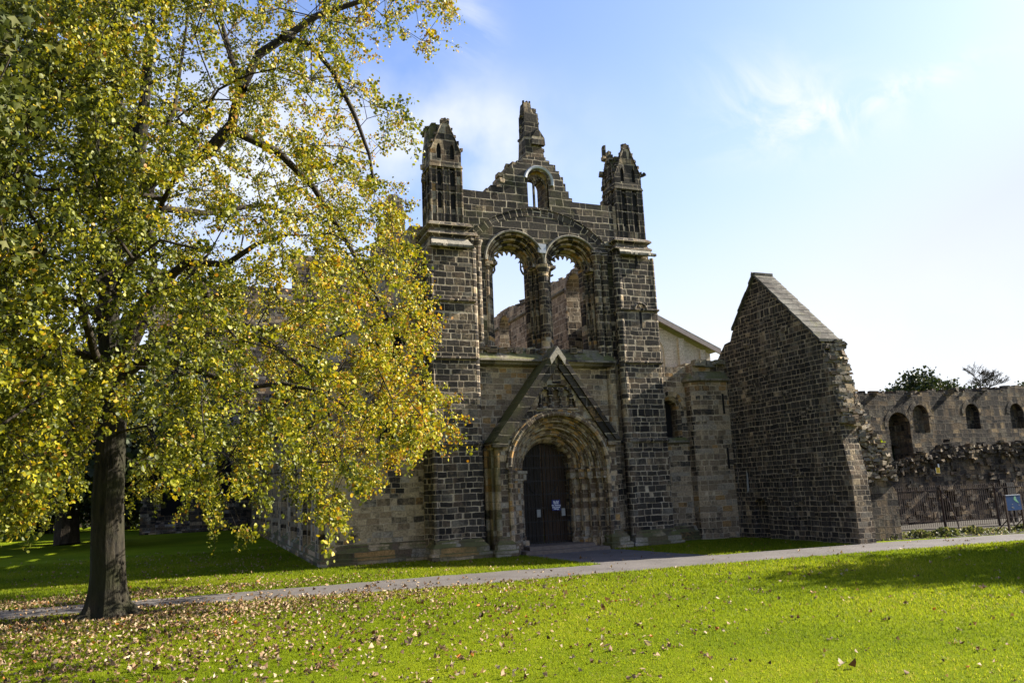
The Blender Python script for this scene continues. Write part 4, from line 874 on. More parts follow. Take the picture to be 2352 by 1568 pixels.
for i in range(90):
    z = R5.uniform(4.0, 6.9); u = np.interp(z, [0, 2.3, 4.5, 6.1, 7], [-5.8, -5.8, -5.6, -5.35, -5.2]); m.rock((R5.uniform(8.4, 9.0), u + R5.uniform(-.04, .08), z), .3, R5.uniform(.12, .26), R5.uniform(.1, .18), .2, R5, rot=0)
for i in range(50):
    u = R5.uniform(-5.3, -5.05); m.rock((9.0 + R5.uniform(-.05, .06), u + 1.0 * R5.random() ** 2, R5.uniform(1, 7)), .2, .3, .2, .25, R5)
m.build('torn_rubble_core', M_RUBBLE, GB)
m = MB(); m.tube([(8.2, -.42, 2.62), (8.22, -.42, 2.45), (8.19, -.43, 2.1), (8.19, -.44, 1.84), (8.1, -.5, 1.8)], [.02, .03, .04, .045, .03], 6); m.build('broken_pipe', M_PAPER, GB)
# polygonal stair turret between church and gable wall
TU = thing('stair_turret', (7.4, .5, 0), 'low tan stone turret with a mossy cap between the right tower and the gable wall', 'turret')
m = MB()
tp = [(6.55, 1.0), (6.55, .62), (6.85, .38), (8.32, .38)]
for (a, b), (c, d) in zip(tp, tp[1:]):
    L0 = math.hypot(c - a, d - b); m.face([(a, b, 0), (c, d, 0), (c, d, 6.5), (a, b, 6.5)], [(a + b, 0), (a + b + L0, 0), (a + b + L0, 6.5), (a + b, 6.5)])
m.box(6.6, 8.3, .45, 1.8, 6.4, 7.1, (.1, 0, .1, 0)); m.build('turret_body', M_FRONT, TU)
m = MB(); m.course([(6.55, 1.1), (6.55, .62), (6.85, .38), (8.3, .38)], 6.45, [(-.12, .35), (.05, .12), (.14, .02), (.14, -.06), (0, -.12)])
for i in range(26): m.rock((R5.uniform(6.7, 8.3), R5.uniform(.5, 1.4), 7.1 + R5.uniform(-.1, .12)), R5.uniform(.25, .5), .4, R5.uniform(.12, .3), .25, R5)
m.build('mossy_cap', M_LEDGE, TU)
for z0, z1 in ((5.0, 5.85), (2.75, 3.6)):
    m = MB(); m.slab([[(7.93, z0), (8.03, z0), (8.03, z1), (7.93, z1)]], (0, .374, 0), XAX, YAX, 0, .004); m.build('arrow_slit', M_VOID, TU)

# long ruined range wall at the right
RG = thing('ruined_range_wall', (18, 0, 0), 'long ruined range wall of brown rubble stone with round headed openings behind the railings', 'ruin')
m = MB()
top = ragged([(8.9, 5.75), (14.6, 5.85), (19, 5.95), (24, 6.1), (26, 6.3), (27.5, 6.25), (40, 6.3)], .5, .10, 31)
w1 = arch_hole(17.45, 4.35, .66, 2.7, 16)
ws = [(18.85, 4.85, .50, 4.05), (22.25, 4.95, .46, 4.2), (25.35, 4.95, .48, 4.2), (28.6, 4.95, .48, 4.2)]
dr = [(19.35, .0), (20.1, .0), (20.1, 1.5), (19.35, 1.5)]
m.slab([[(8.9, 0)] + top + [(40, 0)], w1, dr] + [arch_hole(*w, 14) for w in ws], (0, .2, 0), XAX, YAX, 0, 1.1)
for w in ws: m.slab([arch_hole(*w, 14)], (0, .5, 0), XAX, YAX, 0, .05)
m.slab([[(17.45, 3.6), (18.1, 3.5), (18.1, 4.35)] + [(17.45 + .66 * math.cos(a * .157), 4.35 + .66 * math.sin(a * .157)) for a in range(1, 20)] + [(16.8, 3.6)]], (0, 1.0, 0), XAX, YAX, 0, .05)
m.build('wall_masonry', M_RANGE, RG)
m = MB()
for cx_, zs_, r_ in [(17.45, 4.35, .66)] + [(w[0], w[1], w[2]) for w in ws]: m.arch(cx_, zs_, r_ + .12, [(-.11, 0), (-.11, -.015), (.11, -.015), (.11, 0)], n=18, o=(0, .2, 0))
m.build('arch_stones', M_RANGE, RG)
m = MB()                                                              # broken floor scar and lower rubble
lo = ragged([(11, 2.2), (14, 2.3), (16.6, 2.6), (18.5, 3.05), (22, 3.3), (25, 3.35), (40, 3.3)], .4, .12, 33)
m.slab([[(11, 0)] + lo + [(40, 0)], [(19.3, .0), (20.15, .0), (20.15, 1.55), (19.3, 1.55)]], (0, .0, 0), XAX, YAX, 0, .19)
for i in range(520):
    x = R5.uniform(13, 34); z = np.interp(x, [11, 14, 16.6, 18.5, 22, 25, 40], [2.2, 2.3, 2.6, 3.05, 3.3, 3.35, 3.3]) + R5.gauss(-.12, .18); m.rock((x, .03 - R5.random() * .12, z), R5.uniform(.1, .3), R5.uniform(.2, .34), R5.uniform(.08, .2), .3, R5)
for i in range(260):
    x = R5.uniform(13, 34); m.rock((x, .02 - R5.random() * .03, R5.uniform(.1, 3.0)), R5.uniform(.2, .42), .18, R5.uniform(.14, .24), .2, R5, rot=0)
for i in range(200):
    x = R5.uniform(13, 38); m.rock((x, R5.uniform(.25, 1.2), np.interp(x, [8.9, 14.6, 19, 24, 26, 40], [5.75, 5.85, 5.95, 6.1, 6.3, 6.3]) + R5.uniform(-.15, .1)), R5.uniform(.15, .36), .3, R5.uniform(.08, .2), .3, R5)
m.build('rubble_scar', M_RANGE, RG)
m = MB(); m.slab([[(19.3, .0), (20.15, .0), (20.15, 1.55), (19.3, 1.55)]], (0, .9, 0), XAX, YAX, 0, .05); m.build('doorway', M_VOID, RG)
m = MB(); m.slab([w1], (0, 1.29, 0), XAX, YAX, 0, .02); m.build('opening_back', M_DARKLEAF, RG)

# ------------------------------------------------------------------ trees
UNIT_LEAF = np.array([(0, 0, 0), (-.34, .22, .05), (-.42, .62, .09), (0, 1, -.03), (.42, .62, .09), (.34, .22, .05)], np.float32)
MAPLE_LEAF = np.array([(0, 0, 0), (-.66, .48, .10), (-.17, .56, .02), (0, 1.12, -.08), (.17, .56, .02), (.66, .48, .10)], np.float32)
def leaves(P, D, size, R, unit=UNIT_LEAF):
    """leaf meshes at P hanging along D (rows), returns verts, quads"""
    n = len(P); D = D / np.linalg.norm(D, axis=1, keepdims=True)
    rnd = R.normal(size=(n, 3)); X = np.cross(D, rnd); X /= np.linalg.norm(X, axis=1, keepdims=True); Z = np.cross(X, D)
    curl = R.uniform(.4, 2.2, (n, 1, 1)); wid = R.uniform(.75, 1.1, (n, 1, 1)); s = size.reshape(n, 1, 1)
    U = unit[None]
    V = P[:, None, :] + s * (U[..., 0:1] * wid * X[:, None, :] + U[..., 1:2] * D[:, None, :] + U[..., 2:3] * curl * Z[:, None, :])
    b = np.arange(n)[:, None] * 6
    Q = np.concatenate([b + np.array([0, 1, 2, 3]), b + np.array([0, 3, 4, 5])], 0)
    return V.reshape(-1, 3), Q
def tube_mesh(edges, P, rad, n=5):
    """tapered tubes for (parent, child) pairs as one array mesh"""
    a, b = edges[:, 0], edges[:, 1]; d = P[b] - P[a]; L = np.linalg.norm(d, axis=1, keepdims=True) + 1e-9; d = d / L
    ref = np.where(np.abs(d[:, 2:3]) < .9, np.array([[0, 0, 1.0]]), np.array([[1.0, 0, 0]]))
    x = np.cross(d, ref); x /= np.linalg.norm(x, axis=1, keepdims=True); y = np.cross(d, x)
    th = np.arange(n) * 2 * np.pi / n; cs, sn = np.cos(th)[None, :, None], np.sin(th)[None, :, None]
    ring = x[:, None] * cs + y[:, None] * sn
    A = P[a][:, None] + ring * np.minimum(rad[a] * .97, rad[b] * 1.5)[:, None, None]; B = P[b][:, None] + d[:, None] * (rad[b][:, None, None] * .3) + ring * rad[b][:, None, None]
    V = np.concatenate([A, B], 1).reshape(-1, 3); base = np.arange(len(a))[:, None] * 2 * n; F = []
    for k in range(n):
        j = (k + 1) % n; F.append(base + np.array([k, j, n + j, n + k]))
    return V, np.concatenate(F, 0)

def grow(limbs, targets, axis_xy, hub=None, up_pull=.15, R=None):
    """join crown points to a limb skeleton: each point walks to the nearest node nearer the trunk; returns nodes, edges, leaf-tip ids"""
    P, par = [], []
    for lb in limbs:
        start = None
        for i, p in enumerate(lb):
            P.append(np.array(p, float)); k = len(P) - 1
            if i == 0:
                if k == 0: par.append(-1)
                else:
                    d = [np.linalg.norm(P[q] - P[k]) for q in range(k)]; par.append(int(np.argmin(d)))
            else: par.append(k - 1)
    cap = len(P) + len(targets) * 4; A = np.zeros((cap, 3)); A[:len(P)] = P; n = len(P); par = par + [0] * (cap - n)
    reach = np.zeros(cap)
    ax = np.array([axis_xy[0], axis_xy[1]])
    reach[:n] = 0
    order = np.argsort(np.linalg.norm(targets[:, :2] - ax, axis=1) + R.normal(0, .7, len(targets)))
    tips = []
    for ti in order:
        t = targets[ti]; d = np.linalg.norm(A[:n] - t, axis=1)
        pen = d + .12 * reach[:n] + .35 * np.maximum(0, A[:n, 2] - t[2] - .8)
        k = int(np.argmin(pen)); L = d[k]; m = max(1, min(3, int(L / .5))); last = k
        for i in range(1, m + 1):
            f = i / m; q = A[k] * (1 - f) + t * f
            if i < m: q = q + R.normal(0, .06 * L ** .7, 3) + np.array([0, 0, up_pull * L * math.sin(math.pi * f) * .6])
            A[n] = q; par[n] = last; reach[n] = reach[last] + L / m; last = n; n += 1
        tips.append(last)
    return A[:n], np.array(par[:n]), np.array(tips)
def radii(P, par, r_tip, power, fixed=None):
    n = len(P); w = np.zeros(n); kids = np.zeros(n, int)
    for i in range(n):
        if par[i] >= 0: kids[par[i]] += 1
    w[kids == 0] = 1
    order = []; depth = np.zeros(n, int)
    for i in range(n): depth[i] = 0 if par[i] < 0 else depth[par[i]] + 1
    for i in np.argsort(-depth):
        if par[i] >= 0: w[par[i]] += w[i]
    return r_tip * np.maximum(w, 1) ** power
def inside(poly, x, y):
    c = np.zeros(len(x), bool); n = len(poly)
    for i in range(n):
        (x0, y0), (x1, y1) = poly[i], poly[i - 1]
        c ^= ((y0 > y) != (y1 > y)) & (x < (x1 - x0) * (y - y0) / (y1 - y0 + 1e-9) + x0)
    return c

# the big lime tree -------------------------------------------------
TX, TY = -13.98, -7.18
LT = thing('lime_tree', (TX, TY, 0), 'big lime tree with yellow green autumn leaves and a thick bare trunk beside the path', 'tree')
def trace(pts, y0, y1, gain=1.0):
    out = []
    for i, (px, py) in enumerate(pts): out.append(on_y(px, py, y0 + (y1 - y0) * i / (len(pts) - 1)))
    return out
trunk_px = [(246, 1300), (247, 1150), (256, 1000), (262, 900), (256, 820), (248, 720), (255, 620), (280, 520), (306, 440), (322, 330), (335, 200), (345, 60), (352, -90), (360, -220)]
TR = trace(trunk_px, TY, TY)
limbs = [TR,
  trace([(268, 860), (285, 790), (312, 715), (365, 655), (430, 603), (520, 607), (590, 560), (660, 540)], TY, TY - 3.2),
  trace([(275, 850), (318, 760), (345, 690), (352, 600), (342, 500), (352, 380), (400, 250), (420, 120), (440, -20)], TY, TY + 2.5),
  trace([(300, 455), (375, 390), (480, 347), (532, 290), (548, 218), (595, 125), (670, 76), (729, 36), (829, 3), (930, -40), (1010, -60)], TY, TY - 2.0),
  trace([(650, 85), (715, 105), (765, 165), (815, 265), (848, 355), (862, 440)], TY - 1.4, TY - 2.6),
  trace([(560, 205), (530, 130), (500, 20), (480, -100)], TY - 1.0, TY + .5),
  trace([(535, 300), (640, 350), (720, 430), (800, 560), (870, 690), (930, 790)], TY - .7, TY + 1.2),
  trace([(262, 880), (330, 830), (400, 830), (480, 860), (560, 890), (650, 880), (740, 900), (840, 960)], TY, TY - 2.0),
  trace([(430, 603), (480, 690), (560, 760), (640, 800), (720, 860), (760, 960), (770, 1060)], TY - 1.5, TY + .8),
  trace([(248, 740), (190, 700), (120, 680), (40, 640), (-60, 600)], TY, TY - 2.0),
  trace([(255, 630), (190, 550), (110, 520), (20, 530), (-80, 500)], TY, TY + 2.5),
  trace([(275, 530), (235, 430), (205, 310), (150, 170), (110, 30), (80, -100)], TY, TY - 1.5),
  trace([(322, 330), (270, 230), (240, 100), (230, -40)], TY, TY + 2.0),
  trace([(262, 870), (220, 820), (150, 800), (80, 830), (0, 850)], TY, TY - 3.0),
  trace([(290, 500), (380, 480), (470, 490), (600, 470), (700, 500), (790, 580)], TY, TY + 3.5),
  [TR[3], TR[3] + np.array([-.3, -1.2, .7]), TR[3] + np.array([-.4, -2.8, 1.4]), TR[3] + np.array([-.2, -4.6, 1.5]), TR[3] + np.array([.2, -6.0, 1.0])],
  [TR[5], TR[5] + np.array([.5, -1.2, .9]), TR[5] + np.array([1.2, -2.8, 1.8]), TR[5] + np.array([1.8, -4.6, 2.5])],
  [TR[5], TR[5] + np.array([.3, 1.4, .9]), TR[5] + np.array([.2, 3.2, 1.8]), TR[5] + np.array([-.4, 5.0, 2.2])],
  [TR[4], TR[4] + np.array([1.2, .8, .6]), TR[4] + np.array([3.2, 2.0, 1.2]), TR[4] + np.array([5.0, 2.6, .8])],
]
SIL = [(-420, 1050), (-200, 1100), (0, 1140), (90, 1175), (170, 1120), (205, 1010), (235, 960), (290, 985), (300, 1120), (345, 1150), (400, 1165), (440, 1150), (480, 1195), (545, 1235), (572, 1218), (520, 1140), (500, 1060), (540, 1050), (560, 1150), (600, 1165), (640, 1100), (665, 1130), (690, 1200), (715, 1195), (770, 1185), (785, 1120), (830, 1100), (868, 1085), (880, 1045), (935, 1048), (965, 1008), (1042, 992), (1030, 955), (1003, 905), (1000, 800), (975, 765), (962, 690), (945, 610), (935, 545), (900, 500), (935, 480), (912, 430), (905, 370), (945, 300), (940, 235), (880, 250), (850, 180), (885, 170), (850, 110), (825, 60), (880, 60), (905, 100), (950, 110), (985, 155), (1020, 100), (1010, 50), (1052, 40), (1060, -60), (960, -260), (640, -420), (200, -480), (-250, -420), (-480, -150), (-560, 400), (-520, 800)]
SPARSE = [((870, 300), 110, .25), ((960, 40), 90, .45), ((830, 130), 70, .5), ((920, 420), 60, .3), ((720, 180), 90, .65), ((520, 1120), 80, .6), ((600, 1080), 70, .7),
          ((120, 330), 60, .35), ((90, 480), 60, .4), ((230, 640), 70, .45), ((180, 760), 50, .4), ((560, 340), 60, .6), ((150, 600), 60, .5), ((300, 220), 40, .5), ((700, 680), 40, .5), ((520, 560), 50, .6), ((420, 1080), 60, .8)]
def crown_points(n, R):
    out = []
    while len(out) < n:
        k = 6000
        px = R.uniform(-560, 1065, k); py = R.uniform(-480, 1240, k)
        ok = inside(SIL, px, py)
        off = (px < -40) | (py < -40); ok &= ~(off & (R.random(k) < .55))
        for (c, s, v) in SPARSE:
            q = np.exp(-(((px - c[0]) ** 2 + (py - c[1]) ** 2) / s ** 2)); ok &= R.random(k) > (1 - v) * q
        Y = TY + R.uniform(-7.5, 7.0, k)
        # fewer points right at the trunk, so the stem stays bare below the crown
        for x, y, yy in zip(px[ok], py[ok], Y[ok]):
            p = on_y(x, y, yy); h = math.hypot(p[0] - TX, p[1] - TY); z = p[2]
            Rm = 9.3 * math.sqrt(max(.05, 1 - ((z - 8.5) / 12.0) ** 2)) 
            if x > 560: Rm += .6
            if h > Rm or z < 1.3 or z > 21: continue
            if h < 1.2 and z < 5.5: continue
            if z < 3.6 and p[1] < TY - 3.0 and abs(x - 250) < 120: continue
            # a shell: foliage sits towards the outside of the crown
            if h < Rm * .45 and R.random() < .45: continue
            if p[1] < TY - 1.8 and x > 330 and R.random() < .55: continue
            if p[1] < TY and abs(x - 250) < 100 and 520 < y < 990 and R.random() < .7: continue
            if x > 480 and R.random() < .22: continue
            out.append(p)
    return np.array(out[:n])
R1 = np.random.default_rng(21)
TG = crown_points(3000, R1)
TG2 = crown_points(2600, R1); TG = np.concatenate([TG, TG2[project(TG2)[0] < 300][:1000]])   # clusters added to deepen the shade on the side away from the sun
P, par, tips = grow(limbs, TG, (TX, TY), R=R1)
rad = radii(P, par, .0055, .49)
nT = len(TR)
# trunk: flared, fluted base
m = MB(); NT_ = 28; rings = []
prof_z = [-.05, .0, .12, .3, .55, .9, 1.5, 2.4, 3.2]; prof_r = [.70, .62, .50, .415, .37, .345, .33, .315, .305]
for z, r in zip(prof_z, prof_r):
    c = np.array([np.interp(z, [p[2] for p in TR[:3]], [p[0] for p in TR[:3]]) - (.0 if z > .6 else 0), TY])
    if z < TR[0][2]: c[0] = TR[0][0] + .02
    ring = []
    for k in range(NT_):
        a = 2 * math.pi * k / NT_; fl = 1 + (.16 * math.sin(a * 5 + 1.0) + .10 * math.sin(a * 8 + 2.2)) * max(0.12, 1 - z / .9) + (.10 * math.cos(a + .35) if z < .3 else 0)
        ring.append((c[0] + r * fl * math.cos(a), c[1] + r * fl * math.sin(a), z))
    rings.append(ring)
for i in range(len(rings) - 1):
    for k in range(NT_):
        j = (k + 1) % NT_; m.face([rings[i][k], rings[i][j], rings[i + 1][j], rings[i + 1][k]], [(k * .1, prof_z[i]), (k * .1 + .1, prof_z[i]), (k * .1 + .1, prof_z[i + 1]), (k * .1, prof_z[i + 1])], True)
up = [p for p in TR if p[2] > 2.6]
m.tube([(up[0][0], up[0][1], 3.1)] + [tuple(p) for p in up], [.308] + list(np.linspace(.30, .06, len(up))), 14)
m.build('trunk', M_BARK, LT)
E_ = np.array([(par[i], i) for i in range(nT, len(P)) if par[i] >= 0])
k_ = 0
for li, lb in enumerate(limbs):                                      # the traced limbs taper from their own girth
    r0 = {1: .17, 2: .16, 3: .19, 4: .085, 5: .09, 6: .11}.get(li, .11); nl = len(lb)
    if li: rad[k_:k_ + nl] = np.maximum(np.linspace(r0, .028, nl), np.minimum(rad[k_:k_ + nl], .05))
    k_ += nl
rad = np.minimum(rad, .19); rad[:nT] = np.minimum(np.linspace(.30, .06, nT), .2)
V, Q = tube_mesh(E_, P, rad, 6)
quick_mesh('branches', V, Q, M_TWIG, LT, smooth=True)
# hanging twigs and their leaves
def hang_leaves(tip_pos, outward, per, size, R, twig_len=(.35, .85), droop=.75):
    n = len(tip_pos); TV = []; LP = []; LD = []; LT_ = []; E2 = []; P2 = []; r2 = []
    for i in range(n):
        for tw in range(2):
            d = outward[i] * R.uniform(.3, 1.0) + R.normal(0, .55, 3); d[2] -= droop * R.uniform(.2, 1.5); d /= np.linalg.norm(d)
            L = R.uniform(*twig_len); p0 = tip_pos[i]; p1 = p0 + d * L * .55; d2 = d + np.array([0, 0, -.5]); d2 /= np.linalg.norm(d2); p2 = p1 + d2 * L * .45
            b = len(P2); P2 += [p0, p1, p2]; r2 += [.006, .004, .0025]; E2 += [(b, b + 1), (b + 1, b + 2)]
            k = R.integers(int(per * .35), int(per * .68)); t = R.random(k) ** .8
            q = np.where((t < .55)[:, None], p0 + (p1 - p0) * (t / .55)[:, None], p1 + (p2 - p1) * ((t - .55) / .45)[:, None])
            LP.append(q + R.normal(0, .06, (k, 3))); dd = R.normal(0, .6, (k, 3)); dd[:, 2] -= .55; LD.append(dd); LT_.append(np.full(k, R.normal(0, .11)))
    return np.concatenate(LP), np.concatenate(LD), np.concatenate(LT_), np.array(E2), np.array(P2), np.array(r2)
tp_ = P[tips]; ow = tp_ - np.array([TX, TY, 6.0]); ow /= np.linalg.norm(ow, axis=1, keepdims=True)
LP, LD, LTn, E2, P2, r2 = hang_leaves(tp_, ow, 108, .09, R1)
tint = np.clip(.46 + LTn + R1.normal(0, .23, len(LP)) + .09 * np.sin(LP[:, 0] * .9 + LP[:, 2] * .7) + .042 * (LP[:, 0] - TX - 2.2), 0, 1)  # last term paints the crown's shaded left side into the leaf colour
V, Q = leaves(LP, LD, R1.uniform(.045, .086, len(LP)), R1); quick_mesh('foliage', V, Q, M_LEAF, LT, np.repeat(tint, 6))
V, Q = tube_mesh(E2, P2, r2, 3); quick_mesh('twigs', V, Q, M_TWIG, LT)

# general leafy tree for the others ---------------------------------
def leafy_tree(name, base, h, crown, nclus, per, size, mat, label, group=None, trunk_r=.25, seed=1, unit=UNIT_LEAF, tint0=.5, clear=None, bark=None, cat='tree', spread=.45, hang=.75):
    R = np.random.default_rng(seed); T = thing(name, base, label, cat, group); base = np.array(base, float)
    tp = [base + np.array([0.12 * math.sin(i * 1.7 + seed), 0.12 * math.cos(i * 2.1 + seed), h * i / 7]) for i in range(8)]
    pts = []
    while len(pts) < nclus:
        c, r = crown[R.integers(len(crown))]; d = R.normal(size=3); d /= np.linalg.norm(d); q = np.array(c) + d * np.array(r) * R.random() ** .45
        if clear is None or clear(base + q): pts.append(base + q)
    TGt = np.array(pts); P, par, tips = grow([tp], TGt, base[:2], R=R)
    rad = np.minimum(radii(P, par, .008, .5), trunk_r * .7); m = MB()
    m.tube([tuple(p) for p in tp], list(np.linspace(trunk_r * 1.25, trunk_r * .2, 8)), 10); m.build('trunk', bark or M_TWIG, T)
    E_ = np.array([(par[i], i) for i in range(8, len(P))]); V, Q = tube_mesh(E_, P, rad, 4); quick_mesh('branches', V, Q, bark or M_TWIG, T, smooth=True)
    n = len(TGt); LP = np.repeat(P[tips], per, 0) + R.normal(0, spread, (n * per, 3)); LD = R.normal(0, .7, (n * per, 3)); LD[:, 2] -= hang
    tint = np.clip(tint0 + np.repeat(R.normal(0, .15, n), per) + R.normal(0, .18, n * per), 0, 1)
    V, Q = leaves(LP, LD, R.uniform(size * .7, size * 1.25, n * per), R, unit); quick_mesh('foliage', V, Q, mat, T, np.repeat(tint, 6))
    return T
# maple whose boughs hang into the left edge of the picture, nearer than the lime
def maple_clear(p):
    px, py = project(p)
    lim = 38 if py < 560 else (85 if py < 960 else 20)
    lim += 25 * math.sin(py * .021) + 18 * math.sin(py * .057)
    return px < lim and (py < 1010) 
leafy_tree('maple_tree', (-18.2, -17.6, 0), 10.5, [((0, 0, 6.8), (3.9, 3.6, 3.6)), ((2.0, -.8, 5.5), (2.8, 2.2, 2.2)), ((2.6, -.6, 8.0), (2.4, 2.4, 2.0))], 300, 34, .095, M_MAPLE,
           'nearer maple tree hanging larger green leaves into the left edge of the picture', trunk_r=.28, seed=4, unit=MAPLE_LEAF, tint0=.5, clear=maple_clear, spread=.27, hang=.9)
# tree off to the right that throws the shade on the lawn
leafy_tree('beech_tree', (22.0, -14.2, 0), 12.5, [((0, 0, 8.2), (4.8, 3.6, 5.4)), ((3, .5, 7), (3.5, 3.0, 3.6)), ((0, -1.5, 5.5), (4, 3.2, 2.6))], 1300, 42, .24, M_LEAF, 'broad autumn tree standing on the lawn right of the railings', trunk_r=.35, seed=9, tint0=.4, spread=.5)
# dark trees behind, at the far left
FT = [((-16.9, 24.5, 0), 14, 6.0, .4, 'added unseen dark tree behind the lime trunk that shades the far lawn'),  # this one is unseen, added to keep sun off the far lawn
      ((-20.0, 31.5, 0), 12, 5.0, .62, 'shaded tree with a thick black trunk on the far lawn behind the lime'),
      ((-31, 46, 0), 13, 6.0, .5, 'dark dense tree at the far left edge, first behind the shaded lawn'),
      ((-39, 58, 0), 14, 6.5, .5, 'dark broad tree farthest left in the shade behind the lawn'),
      ((-26, 62, 0), 13, 6.0, .5, 'dark tree straight behind the thick black trunk on the far lawn'),
      ((-47, 50, 0), 12, 6.0, .5, 'dark tree outermost left beyond the shaded lawn'),
      ((-19, 60, 0), 10, 4.0, .4, 'smaller dark tree close to the left end of the transept')]
for i, (b, h, r, tr_, lab) in enumerate(FT):
    lowc = 5.6 if i < 2 else 3.6
    leafy_tree('background_tree', b, h, [((0, 0, h * .62), (r, r, h * .40)), ((r * .3, -r * .2, lowc), (r * .9, r * .8, 2.6))] if i > 1 else [((-1, 1, 8.0), (6.5, 6.5, 5.0)), ((-1, 1, 5.5), (6.5, 6.5, 2.0))], 300, 34, .42, M_DARKLEAF, lab, 'dark trees beyond the shaded lawn', trunk_r=tr_, seed=40 + i, tint0=.45, spread=.7)
# yews and a bare tree over the range wall
YW = [((47.2, 25, 0), 9.6, [((-2.6, 0, 8.3), (1.3, 1.2, 1.2)), ((.9, 0, 9.4), (2.3, 1.8, 1.7)), ((3.2, 0, 8.9), (1.3, 1.4, 1.4)), ((0, 0, 6.5), (4.6, 2, 3.5))], 'bushy dark yew tree rising over the range wall'),
      ((53.6, 25.5, 0), 9.0, [((-.8, 0, 8.2), (1.2, 1.2, 1.8)), ((1.2, 0, 8.0), (1.4, 1.2, 1.8)), ((0, 0, 6), (2.6, 2, 3.5))], 'lower spiky dark yew just left of the bare tree over the wall'),
      ((63.4, 25, 0), 9.2, [((0, 0, 8.4), (2.2, 2, 1.9)), ((0, 0, 6), (2.6, 2, 3.5))], 'dark yew at the right edge above the range wall')]
for i, (b, h, cr, lab) in enumerate(YW):
    leafy_tree('yew_tree', b, h, cr, 260, 34, .26, M_DARKLEAF, lab, 'yew trees behind the range wall', trunk_r=.3, seed=60 + i, tint0=.5, spread=.32, hang=-.6)
BT = thing('bare_tree', (56.2, 25, 0), 'small leafless tree with fine pale branches above the range wall', 'tree')
def bare(R, p, d, L, r, lev, out):
    q = p + d * L; out.append((p, q, r, r * .7))
    if lev == 0: return
    for k in range(3 if lev > 1 else 3):
        nd = d + R.normal(0, .42, 3); nd[2] = abs(nd[2]) * .8 + .12; nd /= np.linalg.norm(nd); bare(R, p + d * L * R.uniform(.55, 1.0), nd, L * R.uniform(.6, .85), r * .62, lev - 1, out)
Rb = np.random.default_rng(3); segs = []; bare(Rb, np.array([56.2, 25, 0.]), np.array([0.02, 0, 1.0]), 9.3, .16, 0, segs)
for k in range(4):
    d = np.array([(-.55, 0, .9), (.5, .2, .95), (-.1, -.3, 1), (.2, .3, 1)][k]); d /= np.linalg.norm(d); bare(Rb, np.array([56.2, 25, 9.1 - .3 * k]), d, 1.25, .07, 5, segs)
m = MB(); m.tube([segs[0][0], segs[0][1]], [.16, .11], 8); m.build('trunk', M_TWIG, BT)
Pb = np.array([p for s in segs[1:] for p in s[:2]]); rb = np.array([p for s in segs[1:] for p in s[2:]]); Eb = np.array([(2 * i, 2 * i + 1) for i in range(len(segs) - 1)])
V, Q = tube_mesh(Eb, Pb, np.maximum(rb, .012), 4); quick_mesh('branches', V, Q, M_TWIG, BT)
# far boundary wall at the left
BW = thing('boundary_wall', (-30, 78, 0), 'low rough stone boundary wall far behind the trees at the left', 'wall')
m = MB(); m.slab([[(-70, 0)] + ragged([(-70, 3.0), (-14, 3.2)], 1.5, .2, 51) + [(-14, 0)]], (0, 78, 0), XAX, YAX, 0, .8); m.build('wall_masonry', M_RANGE, BW)

# ------------------------------------------------------------------ railings, boards, signs
RA, RB = Vector((13.95, -2.15, 0)), Vector((17.6, -6.0, 0))
RA, RB = Vector((13.4, -1.9, 0)), Vector((21.5, -4.3, 0))
FN = thing('railings', tuple(RA), 'tall dark metal railings in front of the ruined range wall', 'railings')
dirF = (RB - RA); LF = dirF.length; dirF.normalize(); ang = math.atan2(dirF.y, dirF.x)
def fpt(u, o=0, z=0): return tuple(RA + dirF * u + Vector((-dirF.y, dirF.x, 0)) * o + Vector((0, 0, z)))
m = MB()
for z in (.28, 1.52): m.tube([fpt(0, 0, z), fpt(LF, 0, z)], .022, 4, False)
m.build('rail', M_RUST, FN)
nb = 92
bar = MB(); bar.tube([(0, 0, .06), (0, 0, 1.66)], [.0095, .0095], 4, False); bar.tube([(0, 0, 1.66), (0, 0, 1.73)], [.012, .002], 4, False)
b0 = bar.build('bar', M_RUST, FN); b0.location = Vector(fpt(.0)) - Vector(FN.location); 
for i in range(1, nb):
    c = b0.copy(); COL.objects.link(c); c.parent = FN; c.location = Vector(fpt(LF * i / (nb - 1))) - Vector(FN.location)
    ORG[c.name] = ORG[b0.name]
for v in b0.data.vertices: pass
# the bar mesh was built in the railings' frame: move it to its own origin
for v in b0.data.vertices: v.co += Vector(FN.location)
for u in (0.05, 2.75, 5.1, LF - .05):
    m = MB(); p = fpt(u); m.box(p[0] - .035, p[0] + .035, p[1] - .035, p[1] + .035, 0, 1.72); m.tube([(p[0], p[1], 1.5), (p[0] - .1, p[1] - .35, 1.2), (p[0] - .22, p[1] - .75, .35), (p[0] - .22, p[1] - .78, 0)], .022, 5)
    m.tube([(p[0] - .25, p[1] - .05, 1.72), (p[0] - .1, p[1] - .05, 1.62), (p[0], p[1], 1.45)], .024, 5); m.build('post', M_RUST, FN)
